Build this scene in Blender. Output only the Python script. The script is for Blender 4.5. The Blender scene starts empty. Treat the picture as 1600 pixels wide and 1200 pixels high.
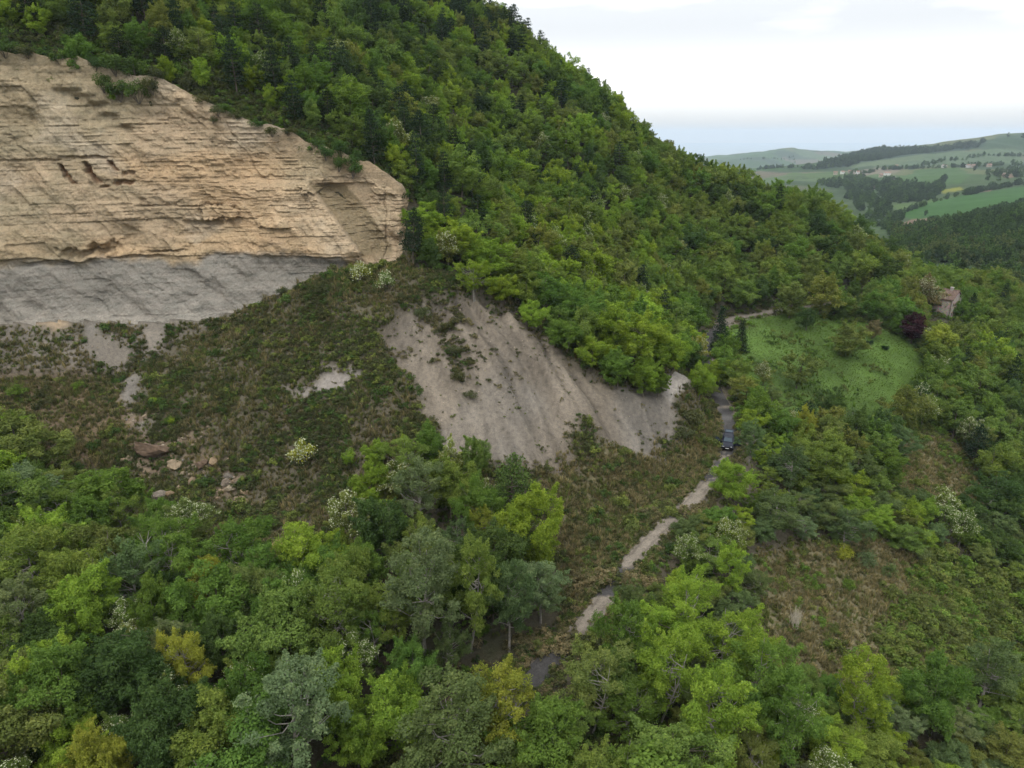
import bpy, math, random
import numpy as np
from mathutils import Vector, Matrix

random.seed(7)
RNG = np.random.default_rng(11)
SC = bpy.context.scene
COL = SC.collection
R = math.radians

# ------------------------------------------------------------------ camera
CAM_Z = 60.0
PITCH = R(19.4)
FPX = 1111.0                      # focal length in pixels of a 1600 px wide frame
cam = bpy.data.cameras.new("camera")
cam.sensor_width = 36.0
cam.lens = 36.0 * FPX / 1600.0
cam.clip_start = 0.5
cam.clip_end = 60000.0
cam_ob = bpy.data.objects.new("camera", cam)
COL.objects.link(cam_ob)
cam_ob.location = (0, 0, CAM_Z)
cam_ob.rotation_euler = (R(90) - PITCH, 0, 0)
SC.camera = cam_ob

# ------------------------------------------------------------------ light
SUN_ELEV, SUN_AZ = R(58), R(-150)      # soft sun behind thin cloud, behind and left of the camera
HAZE_D = 0.00006
world = bpy.data.worlds.new("World")
SC.world = world
world.use_nodes = True
wn, wl = world.node_tree.nodes, world.node_tree.links
wn.clear()
w_out = wn.new("ShaderNodeOutputWorld")
w_bg = wn.new("ShaderNodeBackground")
w_bg.inputs["Strength"].default_value = 0.10
w_sky = wn.new("ShaderNodeTexSky")
w_sky.sky_type = 'NISHITA'
w_sky.sun_disc = False
w_sky.sun_elevation = SUN_ELEV
w_sky.sun_rotation = SUN_AZ
w_sky.air_density = 1.0
w_sky.dust_density = 2.0
# an overcast layer: brighter towards the zenith, broken softly by noise, thin near the horizon
w_tc = wn.new("ShaderNodeTexCoord")
w_sep = wn.new("ShaderNodeSeparateXYZ")
wl.new(w_tc.outputs["Generated"], w_sep.inputs[0])
def wmath(op, a, b=None, clamp=False):
    n = wn.new("ShaderNodeMath"); n.operation = op; n.use_clamp = clamp
    for i, x in enumerate((a, b)):
        if x is None: continue
        if isinstance(x, (int, float)): n.inputs[i].default_value = x
        else: wl.new(x, n.inputs[i])
    return n.outputs[0]
zc = wmath('MAXIMUM', w_sep.outputs[2], 0.0)
lum = wmath("ADD", wmath("MULTIPLY", zc, 24.0), 10.0)         # overcast gradient
w_map = wn.new("ShaderNodeMapping")
w_map.inputs["Scale"].default_value = (1.0, 1.0, 5.0)
w_map.inputs["Location"].default_value = (2.3, 1.5, 0.2)
wl.new(w_tc.outputs["Generated"], w_map.inputs[0])
w_noise = wn.new("ShaderNodeTexNoise")
w_noise.inputs["Scale"].default_value = 2.3
w_noise.inputs["Detail"].default_value = 5.0
w_noise.inputs["Roughness"].default_value = 0.5
w_noise.inputs["Distortion"].default_value = 0.25
wl.new(w_map.outputs[0], w_noise.inputs["Vector"])
w_ramp = wn.new("ShaderNodeValToRGB")
w_ramp.color_ramp.elements[0].position = 0.46
w_ramp.color_ramp.elements[0].color = (0.55, 0.572, 0.595, 1)
w_ramp.color_ramp.elements[1].position = 0.66
w_ramp.color_ramp.elements[1].color = (1.0, 1.0, 1.0, 1)
wl.new(w_noise.outputs["Fac"], w_ramp.inputs[0])
w_low = wn.new("ShaderNodeMix"); w_low.data_type = 'RGBA'
w_lf = wn.new("ShaderNodeMapRange"); w_lf.interpolation_type = 'SMOOTHSTEP'
w_lf.inputs["From Min"].default_value = 0.035; w_lf.inputs["From Max"].default_value = 0.13
wl.new(w_sep.outputs[2], w_lf.inputs["Value"]); wl.new(w_lf.outputs[0], w_low.inputs["Factor"])
w_low.inputs["A"].default_value = (1.0, 1.0, 1.0, 1); wl.new(w_ramp.outputs[0], w_low.inputs["B"])
w_mul = wn.new("ShaderNodeVectorMath"); w_mul.operation = 'SCALE'
wl.new(w_low.outputs["Result"], w_mul.inputs[0]); wl.new(lum, w_mul.inputs["Scale"])
w_mix = wn.new("ShaderNodeMix"); w_mix.data_type = 'RGBA'
cover = wn.new("ShaderNodeMapRange")
cover.inputs["From Min"].default_value = 0.0
cover.inputs["From Max"].default_value = 0.075
cover.inputs["To Min"].default_value = 0.5
cover.inputs["To Max"].default_value = 0.97
cover.interpolation_type = 'SMOOTHSTEP'
wl.new(w_sep.outputs[2], cover.inputs["Value"])
wl.new(cover.outputs[0], w_mix.inputs["Factor"])
wl.new(w_sky.outputs[0], w_mix.inputs["A"])
wl.new(w_mul.outputs[0], w_mix.inputs["B"])
wl.new(w_mix.outputs["Result"], w_bg.inputs["Color"])
wl.new(w_bg.outputs[0], w_out.inputs[0])

sun = bpy.data.lights.new("sun", 'SUN')
sun.energy = 1.2
sun.angle = R(20)
sun.color = (1.0, 0.95, 0.87)
sun_ob = bpy.data.objects.new("sun", sun)
COL.objects.link(sun_ob)
sd = Vector((math.sin(SUN_AZ) * math.cos(SUN_ELEV), math.cos(SUN_AZ) * math.cos(SUN_ELEV), math.sin(SUN_ELEV)))
sun_ob.rotation_euler = sd.to_track_quat('Z', 'Y').to_euler()
sun_ob.location = (0, 0, 300)

SC.view_settings.view_transform = 'Standard'
SC.view_settings.look = 'None'
SC.view_settings.gamma = 1.0
SC.view_settings.exposure = 0.36
SC.render.engine = 'CYCLES'
SC.cycles.max_bounces = 5
SC.cycles.diffuse_bounces = 3
SC.cycles.glossy_bounces = 2
SC.cycles.transmission_bounces = 3
SC.cycles.transparent_max_bounces = 8
SC.cycles.volume_bounces = 0
SC.cycles.caustics_reflective = False
SC.cycles.caustics_refractive = False
SC.cycles.use_denoising = True
SC.cycles.use_adaptive_sampling = True
SC.cycles.adaptive_threshold = 0.025

# ------------------------------------------------------------------ helpers
def P(u, v, Y):
    """World point at forward distance Y seen in direction of photo pixel (u, v)."""
    a = (u - 800.0) / FPX; b = (600.0 - v) / FPX
    c, s = math.cos(PITCH), math.sin(PITCH)
    dy = c + b * s; dz = -s + b * c
    t = Y / dy
    return (t * a, Y, CAM_Z + t * dz)

def pix(x, y, z):
    c, s = math.cos(PITCH), math.sin(PITCH)
    z = z - CAM_Z
    d = y * c - z * s
    return 800 + FPX * x / d, 600 - FPX * (y * s + z * c) / d

_TAB = np.random.default_rng(5).random(65536)
def _h(ix, iy, iz, seed):
    k = (ix.astype(np.int64) * 73856093) ^ (iy.astype(np.int64) * 19349663) ^ (iz.astype(np.int64) * 83492791) ^ (seed * 2654435761)
    k = (k ^ (k >> 13)) * 1274126177
    return _TAB[(k ^ (k >> 16)) & 65535]
def vnoise(x, y, seed=0):
    x, y = np.asarray(x, float), np.asarray(y, float)
    x0, y0 = np.floor(x), np.floor(y); fx, fy = x - x0, y - y0
    fx = fx * fx * (3 - 2 * fx); fy = fy * fy * (3 - 2 * fy)
    z = np.zeros_like(x0)
    a = _h(x0, y0, z, seed); b = _h(x0 + 1, y0, z, seed); c = _h(x0, y0 + 1, z, seed); d = _h(x0 + 1, y0 + 1, z, seed)
    return (a * (1 - fx) + b * fx) * (1 - fy) + (c * (1 - fx) + d * fx) * fy
def fbm(x, y, scale, octaves=4, seed=0, rough=0.5):
    """Noise from -1 to 1 (about); scale in metres."""
    s = 0; amp = 1.0; tot = 0; f = 1.0 / scale
    ca, sa = math.cos(0.6), math.sin(0.6)
    x, y = np.asarray(x, float), np.asarray(y, float)
    for o in range(octaves):
        s = s + amp * (vnoise(x * f + 17.3 * o, y * f - 9.1 * o, seed + o) * 2 - 1); tot += amp
        amp *= rough; f *= 2.03
        x, y = x * ca - y * sa, x * sa + y * ca
    return s / tot
def sstep(a, b, x):
    t = np.clip((np.asarray(x, float) - a) / (b - a), 0, 1)
    return t * t * (3 - 2 * t)
def inside(poly, x, y):
    px = np.array([p[0] for p in poly]); py = np.array([p[1] for p in poly])
    r = np.zeros(np.shape(x), bool); n = len(poly); j = n - 1
    for i in range(n):
        c = ((py[i] > y) != (py[j] > y)) & (x < (px[j] - px[i]) * (y - py[i]) / (py[j] - py[i] + 1e-12) + px[i])
        r ^= c; j = i
    return r
def blur(a, n=1):
    for _ in range(n):
        p = np.pad(a, 1, mode='edge')
        a = (p[:-2, 1:-1] + p[2:, 1:-1] + p[1:-1, :-2] + p[1:-1, 2:] + 4 * p[1:-1, 1:-1]) / 8
    return a

def link(ob, parent=None):
    COL.objects.link(ob)
    if parent is not None: ob.parent = parent
    return ob
def tag(o, label=None, cat=None, group=None, kind=None):
    if label: o["label"] = label
    if cat: o["category"] = cat
    if group: o["group"] = group
    if kind: o["kind"] = kind
    return o
def empty(name, loc=(0, 0, 0), rz=0.0):
    e = bpy.data.objects.new(name, None)
    e.empty_display_size = 0.2
    e.location = loc; e.rotation_euler = (0, 0, rz)
    return link(e)
def np_mesh(name, verts, faces, mat=None, smooth=False, attrs=None, colors=None):
    """faces: (n,3) or (n,4) int array."""
    verts = np.asarray(verts, np.float32); faces = np.asarray(faces, np.int32)
    me = bpy.data.meshes.new(name)
    k = faces.shape[1]; n = len(faces)
    me.vertices.add(len(verts)); me.vertices.foreach_set("co", verts.ravel())
    me.loops.add(n * k); me.loops.foreach_set("vertex_index", faces.ravel())
    me.polygons.add(n); me.polygons.foreach_set("loop_start", np.arange(0, n * k, k, dtype=np.int32))
    if smooth: me.polygons.foreach_set("use_smooth", np.ones(n, bool))
    me.update(calc_edges=True)
    for nm, val in (attrs or {}).items():
        a = me.attributes.new(nm, 'FLOAT', 'POINT'); a.data.foreach_set("value", np.asarray(val, np.float32))
    for nm, val in (colors or {}).items():
        a = me.attributes.new(nm, 'FLOAT_COLOR', 'POINT')
        v = np.ones((len(verts), 4), np.float32); v[:, :3] = val
        a.data.foreach_set("color", v.ravel())
    if mat: me.materials.append(mat)
    return me
def grid_faces(nr, nc, flip=False):
    i = np.arange(nr * nc).reshape(nr, nc)
    f = np.stack([i[:-1, :-1], i[:-1, 1:], i[1:, 1:], i[1:, :-1]], -1).reshape(-1, 4)
    return f[:, ::-1] if flip else f

class MB:
    """Collects boxes, tubes and polygons into one mesh."""
    def __init__(s): s.v = []; s.f = []
    def add(s, vs, fs):
        o = len(s.v); s.v += [tuple(p) for p in vs]; s.f += [tuple(o + i for i in f) for f in fs]
    def box(s, lo, hi):
        x0, y0, z0 = lo; x1, y1, z1 = hi
        s.add([(x0,y0,z0),(x1,y0,z0),(x1,y1,z0),(x0,y1,z0),(x0,y0,z1),(x1,y0,z1),(x1,y1,z1),(x0,y1,z1)],
              [(0,3,2,1),(4,5,6,7),(0,1,5,4),(1,2,6,5),(2,3,7,6),(3,0,4,7)])
    def tube(s, pts, rad, n=6):
        pts = [Vector(p) for p in pts]; rings = []
        for i, p in enumerate(pts):
            d = (pts[min(i+1, len(pts)-1)] - pts[max(i-1, 0)]).normalized()
            a = d.orthogonal().normalized(); b = d.cross(a)
            if i and rings:
                a = (prev_a - d * prev_a.dot(d)).normalized(); b = d.cross(a)
            prev_a = a
            r = rad[i]
            rings.append([p + (a * math.cos(2*math.pi*k/n) + b * math.sin(2*math.pi*k/n)) * r for k in range(n)])
        vs = [q for rg in rings for q in rg]; fs = []
        for i in range(len(rings) - 1):
            for k in range(n):
                fs.append((i*n+k, i*n+(k+1) % n, (i+1)*n+(k+1) % n, (i+1)*n+k))
        fs.append(tuple(range(n-1, -1, -1))); fs.append(tuple((len(rings)-1)*n+k for k in range(n)))
        s.add(vs, fs)
    def prism(s, poly, axis, lo, hi):
        """poly: 2D outline; axis 'x' -> (y,z), 'y' -> (x,z), 'z' -> (x,y)."""
        f = {'x': lambda p, t: (t, p[0], p[1]), 'y': lambda p, t: (p[0], t, p[1]), 'z': lambda p, t: (p[0], p[1], t)}[axis]
        n = len(poly)
        vs = [f(p, lo) for p in poly] + [f(p, hi) for p in poly]
        fs = [tuple(range(n)), tuple(range(2*n-1, n-1, -1))]
        for k in range(n): fs.append((k, k+n, (k+1) % n + n, (k+1) % n))
        s.add(vs, fs)
    def mesh(s, name, mat, smooth=False):
        import bmesh
        me = bpy.data.meshes.new(name); me.from_pydata(s.v, [], s.f)
        bm = bmesh.new(); bm.from_mesh(me); bmesh.ops.recalc_face_normals(bm, faces=bm.faces); bm.to_mesh(me); bm.free()
        if smooth: me.polygons.foreach_set("use_smooth", np.ones(len(me.polygons), bool))
        if mat: me.materials.append(mat)
        return me
    def build(s, name, mat, parent=None, smooth=False):
        return link(bpy.data.objects.new(name, s.mesh(name, mat, smooth)), parent)

# ------------------------------------------------------------------ materials
class NT:
    def __init__(s, name):
        s.m = bpy.data.materials.new(name); s.m.use_nodes = True
        s.n = s.m.node_tree.nodes; s.l = s.m.node_tree.links
        s.b = s.n["Principled BSDF"]; s.out = s.n["Material Output"]
        s.b.inputs["Roughness"].default_value = 0.85
        s.b.inputs["Specular IOR Level"].default_value = 0.2
    def new(s, t, **kw):
        n = s.n.new(t)
        for k, v in kw.items(): setattr(n, k, v)
        return n
    def set(s, sock, x):
        if hasattr(x, "links") or isinstance(x, bpy.types.NodeSocket): s.l.new(x, sock)
        else: sock.default_value = x
    def noise(s, scale, detail=4, rough=0.55, vec=None, stretch=None):
        n = s.new("ShaderNodeTexNoise"); n.inputs["Scale"].default_value = scale
        n.inputs["Detail"].default_value = detail; n.inputs["Roughness"].default_value = rough
        if vec is None: vec = s.new("ShaderNodeTexCoord").outputs["Object"]
        if stretch:
            mp = s.new("ShaderNodeMapping"); mp.inputs["Scale"].default_value = stretch
            s.l.new(vec, mp.inputs[0]); vec = mp.outputs[0]
        s.l.new(vec, n.inputs["Vector"]); return n.outputs["Fac"]
    def ramp(s, fac, stops):
        r = s.new("ShaderNodeValToRGB"); e = r.color_ramp.elements
        while len(e) < len(stops): e.new(0.5)
        for x, (p, c) in zip(e, stops):
            x.position = p; x.color = tuple(c) + (1,) if len(c) == 3 else c
        s.l.new(fac, r.inputs[0]); return r.outputs[0]
    def mix(s, fac, a, b, mode='MIX'):
        m = s.new("ShaderNodeMix", data_type='RGBA', blend_type=mode)
        s.set(m.inputs["Factor"], fac)
        for k, x in (("A", a), ("B", b)):
            s.set(m.inputs[k], tuple(x) + (1,) if isinstance(x, tuple) and len(x) == 3 else x)
        return m.outputs["Result"]
    def maprange(s, x, a, b, c, d):
        m = s.new("ShaderNodeMapRange")
        s.l.new(x, m.inputs["Value"])
        for k, q in (("From Min", a), ("From Max", b), ("To Min", c), ("To Max", d)): m.inputs[k].default_value = q
        return m.outputs[0]
    def attr(s, name, kind='GEOMETRY'):
        return s.new("ShaderNodeAttribute", attribute_name=name, attribute_type=kind)
    def bump(s, h, strength=0.5, dist=0.1):
        b = s.new("ShaderNodeBump"); b.inputs["Strength"].default_value = strength; b.inputs["Distance"].default_value = dist
        s.l.new(h, b.inputs["Height"]); s.l.new(b.outputs[0], s.b.inputs["Normal"])
    def color(s, c):
        s.set(s.b.inputs["Base Color"], tuple(c) + (1,) if isinstance(c, tuple) and len(c) == 3 else c)

def plain(name, c, rough=0.8, var=0.25, scale=3.0, spec=0.2, metal=0.0):
    t = NT(name)
    n = t.noise(scale)
    t.color(t.mix(t.maprange(n, 0.3, 0.7, 0.0, 1.0), tuple(x * (1 - var) for x in c), tuple(min(1, x * (1 + var)) for x in c)))
    t.b.inputs["Roughness"].default_value = rough; t.b.inputs["Specular IOR Level"].default_value = spec
    t.b.inputs["Metallic"].default_value = metal
    return t.m
# ------------------------------------------------------------------ the lie of the land
# surveyed ground points: (u, v, forward distance) through P(), or plain (x, y, z)
ROAD_PTS = [(-34, 22, -4.5), (-20, 42, -3.2), P(690,1172,58.7), P(830,1060,67), P(925,960,77), P(1010,850,92.6), P(1090,775,105.7), P(1120,735,113), P(1137,700,120.3),
            P(1136,650,135), P(1118,612,147), (46.5, 163, 8.6), (52, 180, 9.6), P(1140,501,196), P(1190,490,201), P(1228,484,205), (92, 209, 11.2), (112, 222, 11), (140, 243, 8), (175, 262, 5)]
G = []
def g(*a): G.append(P(*a))
# below the cliff, slope and scar
for a in [(830,740,100),(780,478,124),(1040,700,118),(1040,618,122),(1090,592,130),(850,512,130),(950,572,128),(700,440,128),
          (640,430,130),(230,760,99.5),(230,497,130),(100,500,128),(0,500,126.5),(-150,510,124),(335,495,131),(430,455,133.5),(520,420,136),(600,412,139),
          (500,430,129),(600,500,121),(500,600,112),(640,660,104),(700,700,100),(430,790,96),(100,560,121),(330,560,118),(330,650,109),(150,650,110),
          (0,620,112),(-150,640,109),(900,640,112),(1000,740,110),(930,780,103),(870,860,91),(1080,690,121),
          (640,760,95),(560,720,100)]: g(*a)
# wooded ground under the foreground trees
G += [(-9.7,61.7,3),(-32.7,57.7,5),(-60,75.6,8),(-35,80,5.5),(-12,80,4),(-90,95,12),(-100,60,10),(-60,40,5),(-60,10,4),(-120,20,10),(0,20,-7),(40,20,-14),(-5,88,6)]
# hill above the cliff
for a in [(-150,62,141),(0,82,143),(120,100,145.5),(250,150,146.5),(330,168,147.5),(430,205,148.5),(510,236,148.5),(560,268,148.5),(625,300,149)]: g(*a)
G += [(-130,170,92),(-95,165,86),(-60,165,73),(-30,165,60),(-10,160,46),(-60,200,92),(-25,200,64),(-90,210,112),(-140,230,130),(0,240,66),(9.4,215,45),(-8,185,43),
      (25.8,195,29),(32.5,180,19.5),(41,172,13.5),(58,215,18),(80,225,19),(101,225,15),(-30,250,92),(-60,270,116),(-4.4,270,92),(33.6,270,69),(46,262,51),(74.8,255,39),(108,255,33.5),
      (133.6,250,15),(150,265,4),(-100,310,140),(-4,320,92),(40,320,55),(80,310,26),(120,300,14),(15,150,22),(25,155,17),(-8,150,36),(8,165,30),(60,240,30),(30,230,50)]
# meadow, house, right flank
G += [(68,183,9.5),(61,170,7),(88,166,-1),(103,182.6,3),(122,200,4),(140,223,4),(165,235,2),(78,130,-8),(114,143,-18),(52,99,-7),(78,104,-19),(39,68,-12),(14,62,-4),
      (70,75,-23),(110,90,-32),(60,120,-2.5),(64,145,1),(130,180,-5),(160,190,-14),(150,130,-30),(200,200,-16),(200,260,-8),(250,150,-40),(150,60,-42),(220,90,-48),(80,40,-30),(60,10,-24),(160,10,-50),
      (180,300,-5),(240,300,-14),(210,340,-12),(150,330,-6),(90,350,-4)]
for i, p in enumerate(ROAD_PTS): G.append(p)
G = np.array(G, float)
_d = np.linalg.norm(G[:, None, :2] - G[None, :, :2], axis=2)
_A = np.zeros((len(G) + 3, len(G) + 3)); n_ = len(G)
_A[:n_, :n_] = -_d - np.eye(n_) * -0.35
_A[:n_, n_] = 1; _A[:n_, n_+1:] = G[:, :2]; _A[n_:, :n_] = _A[:n_, n_:].T
_W = np.linalg.solve(_A, np.r_[G[:, 2], 0, 0, 0])
def rbf(x, y):
    x = np.asarray(x, float); y = np.asarray(y, float); sh = x.shape
    x, y = x.ravel(), y.ravel(); out = np.empty_like(x)
    for i in range(0, len(x), 40000):
        d = np.hypot(x[i:i+40000, None] - G[None, :, 0], y[i:i+40000, None] - G[None, :, 1])
        out[i:i+40000] = -d @ _W[:n_] + _W[n_] + _W[n_+1] * x[i:i+40000] + _W[n_+2] * y[i:i+40000]
    return out.reshape(sh)

CL = [  # top (u, v, Y)  bottom (u, v, Y)
 ((-190, 60, 138), (-190, 520, 121)), ((-60, 74, 141), (-60, 515, 124)), ((0, 80, 142), (0, 512, 125)), ((60, 84, 143), (60, 512, 126)), ((120, 92, 144), (115, 512, 127)), ((150, 99, 144.3), (160, 512, 127.6)),
 ((175, 106, 144.6), (180, 512, 128)), ((235, 122, 145.2), (245, 512, 128.8)), ((258, 126, 146), (262, 512, 129)), ((285, 140, 146), (290, 510, 129.3)), ((330, 164, 146.3), (335, 508, 130)), ((365, 180, 146.6), (372, 495, 130.8)),
 ((430, 196, 147), (430, 470, 132)), ((475, 218, 147.2), (478, 450, 133)), ((510, 232, 147.2), (520, 432, 134.2)), ((545, 246, 146.8), (552, 424, 135.5)), ((562, 252, 146.8), (568, 422, 136.2)), ((578, 250, 147.4), (582, 420, 137)),
 ((606, 272, 147.6), (600, 418, 138)), ((630, 290, 147.8), (616, 414, 139)), ((641, 318, 149.5), (630, 408, 141)), ((650, 330, 154), (640, 400, 147)), ((656, 340, 160), (648, 395, 154))]
CT = np.array([P(*a) for a, b in CL]); CB = np.array([P(*b) for a, b in CL])
seg = np.r_[0, np.cumsum(np.linalg.norm(np.diff((CT + CB) / 2, axis=0), axis=1))]

# the road's centre line, smoothed and sampled every 0.5 m
def catmull(pts, step=0.5):
    pts = [np.array(p, float) for p in pts]; out = []
    pts = [2*pts[0]-pts[1]] + pts + [2*pts[-1]-pts[-2]]
    for i in range(1, len(pts) - 2):
        p0, p1, p2, p3 = pts[i-1:i+3]; m = max(2, int(np.linalg.norm(p2-p1) / step))
        for k in range(m):
            t = k / m
            out.append(0.5*((2*p1)+(-p0+p2)*t+(2*p0-5*p1+4*p2-p3)*t*t+(-p0+3*p1-3*p2+p3)*t**3))
    out.append(pts[-2]); return np.array(out)
ROAD = catmull(ROAD_PTS)
ROAD[:, 2] = np.convolve(np.pad(ROAD[:, 2], 20, mode='edge'), np.ones(41)/41, 'valid')

X0, X1, Y0, Y1, STEP = -175.0, 270.0, 8.0, 350.0, 0.62
gx = np.arange(X0, X1, STEP); gy = np.arange(Y0, Y1, STEP)
GX, GY = np.meshgrid(gx, gy)
cx_ = np.arange(X0 - 4, X1 + 6, 2.0); cy_ = np.arange(Y0 - 4, Y1 + 6, 2.0)
cZ = blur(rbf(*np.meshgrid(cx_, cy_)), 2)
def bilin(Z, xs, ys, x, y):
    fx = np.clip((np.asarray(x, float) - xs[0]) / (xs[1] - xs[0]), 0, len(xs) - 1.001); fy = np.clip((np.asarray(y, float) - ys[0]) / (ys[1] - ys[0]), 0, len(ys) - 1.001)
    i = fx.astype(int); j = fy.astype(int); fx = fx - i; fy = fy - j
    return (Z[j, i]*(1-fx)+Z[j, i+1]*fx)*(1-fy) + (Z[j+1, i]*(1-fx)+Z[j+1, i+1]*fx)*fy
GZ = bilin(cZ, cx_, cy_, GX, GY)

def roadside(x, y):
    """distance to the road centre and the road's height there."""
    sh = np.shape(x); x = np.ravel(x); y = np.ravel(y); d = np.full(len(x), 1e9); z = np.zeros(len(x))
    rd = ROAD[::3]
    lo = (rd[:, 0].min()-15, rd[:, 1].min()-15); hi = (rd[:, 0].max()+15, rd[:, 1].max()+15)
    near = np.where((x > lo[0]) & (x < hi[0]) & (y > lo[1]) & (y < hi[1]))[0]
    for i in range(0, len(near), 20000):
        k = near[i:i+20000]
        dd = np.hypot(x[k, None] - rd[None, :, 0], y[k, None] - rd[None, :, 1]); m = dd.argmin(1)
        d[k] = dd[np.arange(len(k)), m]; z[k] = rd[m, 2]
    return d.reshape(sh), z.reshape(sh)
# keep the ground behind the face of the cliff
_o = np.arange(len(CB) - 2); _o2 = np.arange(len(CT) - 2)
_in = (GX > CB[0, 0]) & (GX < CB[-3, 0])
_by = np.interp(GX, CB[_o, 0], CB[_o, 1]); _bz = np.interp(GX, CB[_o, 0], CB[_o, 2])
_ty = np.interp(GX, CT[_o2, 0], CT[_o2, 1]); _tz = np.interp(GX, CT[_o2, 0], CT[_o2, 2])
_f = (GY - _by) / (_ty - _by + 1e-6)
_cap = _bz + np.clip(_f, 0, 1) * (_tz - _bz) - 34.0 * np.clip(np.sin(math.pi * np.clip(_f + 0.04, 0, 1)), 0, 1) ** 0.6
_cap = np.where(_f < 0.0, _bz + 0.6, _cap)
GZ = np.where(_in & (GY > _by - 2.0) & (_f < 1.0), np.minimum(GZ, _cap), GZ)
GZ = np.where(_in & (_f >= 1.0) & (GY < _ty + 2.5), np.minimum(GZ, _tz + (GY - _ty) * 1.1 + 0.2), GZ)
# scree banked against the foot of the cliff
_foot = _in & (GY > _by - 9) & (GY <= _by + 0.5)
_bank = _bz + 0.9 - (_by - GY) * (0.75 + 0.25 * fbm(GX, GY, 6, 3, 29)) + 0.5 * fbm(GX, GY, 3, 3, 28)
M_FOOT = np.where(_foot, sstep(-0.2, 0.4, _bank - GZ), 0.0)
GZ = np.where(_foot, np.maximum(GZ, _bank), GZ)
RD, RZ = roadside(GX, GY)
_w = sstep(7.5, 2.6, RD)
GZ = GZ * (1 - _w) + (RZ - 0.12) * _w

def raw_height(x, y): return bilin(GZ, gx, gy, x, y)
def hit(u, v, lift=0.0, y0=25.0, y1=340.0):
    """where the sight line through photo pixel (u, v) first meets the ground (raised by lift)."""
    ys = np.arange(y0, y1, 0.4)
    p = np.array([P(u, v, 100.0)]); dx, dz = p[0, 0] / 100, (p[0, 2] - CAM_Z) / 100
    zz = CAM_Z + dz * ys; xx = dx * ys
    k = np.where(zz <= raw_height(xx, ys) + lift)[0]
    i = k[0] if len(k) else len(ys) - 1
    return float(xx[i]), float(ys[i])
def zone(pts, lift=0.0): return [hit(u, v, lift) for u, v in pts]

Z_SCAR = zone([(583,500),(600,478),(640,462),(700,462),(760,458),(800,480),(850,512),(900,560),(960,588),(1040,615),(1050,660),(1040,702),(960,700),(900,702),(850,730),(815,748),(760,715),(690,700),(645,665),(618,590)])
Z_BANK_PALE = zone([(1036,590),(1090,588),(1098,630),(1045,624)])
Z_PATCH = zone([(425,612),(440,560),(480,535),(505,562),(595,582),(590,602),(520,608)])
Z_TALUS = zone([(110,497),(345,487),(290,512),(190,530),(215,590),(245,640),(262,700),(225,690),(190,640),(170,575),(120,535)])
Z_TANTALUS = zone([(-60,470),(60,470),(110,505),(85,515),(-60,500)])
Z_RUBBLE = zone([(190,640),(260,640),(330,690),(390,760),(380,800),(230,790),(200,720)])
Z_BROWN = zone([(-60,520),(110,535),(190,600),(235,690),(150,735),(40,700),(-60,640)])
Z_STRAW = zone([(850,745),(940,692),(1045,700),(1090,640),(1120,660),(1122,715),(1085,772),(1000,835),(965,930),(890,940),(885,810)])
Z_STRAW2 = [hit(*q) for q in [(1175,870),(1290,838),(1380,850),(1450,890),(1530,960),(1510,1010,8),(1400,1025,9),(1290,1010,10),(1200,960,10)]]
Z_STRAW3 = zone([(1420,660),(1500,700),(1560,790),(1480,800),(1380,760)])
def lz(pts): return [hit(p[0], p[1], p[2] if len(p) > 2 else 0.0) for p in pts]
Z_MEADOW = lz([(1138,515),(1180,498),(1240,489),(1300,500),(1370,508),(1450,555),(1440,620,4),(1390,655,6),(1330,660,6),(1270,640,6),(1200,625,5),(1135,590,2)])
def zmask(poly, x, y, warp=2.5, seed=3, scale=7.0):
    return inside(poly, x + warp * fbm(x, y, scale, 4, seed), y + warp * fbm(x, y, scale, 4, seed + 9)).astype(float)
M_SCAR = blur(zmask(Z_SCAR, GX, GY, 6.0, 3, 6.5), 2)
M_BANKP = blur(zmask(Z_BANK_PALE, GX, GY, 0.8), 1)
M_PATCH = blur(zmask(Z_PATCH, GX, GY, 2.4), 2) * sstep(-0.35, 0.2, fbm(GX, GY, 5, 3, 8))
M_TALUS = blur(zmask(Z_TALUS, GX, GY, 3.5, 3, 5.0), 3) * sstep(-0.45, 0.15, fbm(GX, GY, 3.5, 4, 9))
M_TANT = blur(zmask(Z_TANTALUS, GX, GY, 1.2), 2)
M_RUB = blur(zmask(Z_RUBBLE, GX, GY, 3.5), 3) * sstep(-0.25, 0.25, fbm(GX, GY, 4, 3, 21))
M_BROWN = blur(zmask(Z_BROWN, GX, GY, 3.0), 3)
M_STRAW = np.maximum.reduce([blur(zmask(q, GX, GY, 3.0), 3) for q in (Z_STRAW, Z_STRAW2, Z_STRAW3)])
M_MEAD = blur(zmask(Z_MEADOW, GX, GY, 10.0, 3, 15.0), 6)
M_FOOT = blur(M_FOOT * (GX < -52), 2)
M_BARE = np.clip(0.35 * M_FOOT + M_SCAR + M_BANKP + M_PATCH + M_TALUS + M_TANT, 0, 1)

# relief: gentle lumps everywhere, runnels down the bare scar, rubble roughness
rough = sstep(3.0, 8.0, RD)
relief = 0.55 * fbm(GX, GY, 9, 4, 31) + 0.16 * fbm(GX, GY, 1.6, 2, 32)
gyv, gxv = np.gradient(blur(GZ, 6), STEP)
gl = np.hypot(gxv, gyv) + 1e-6
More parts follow.
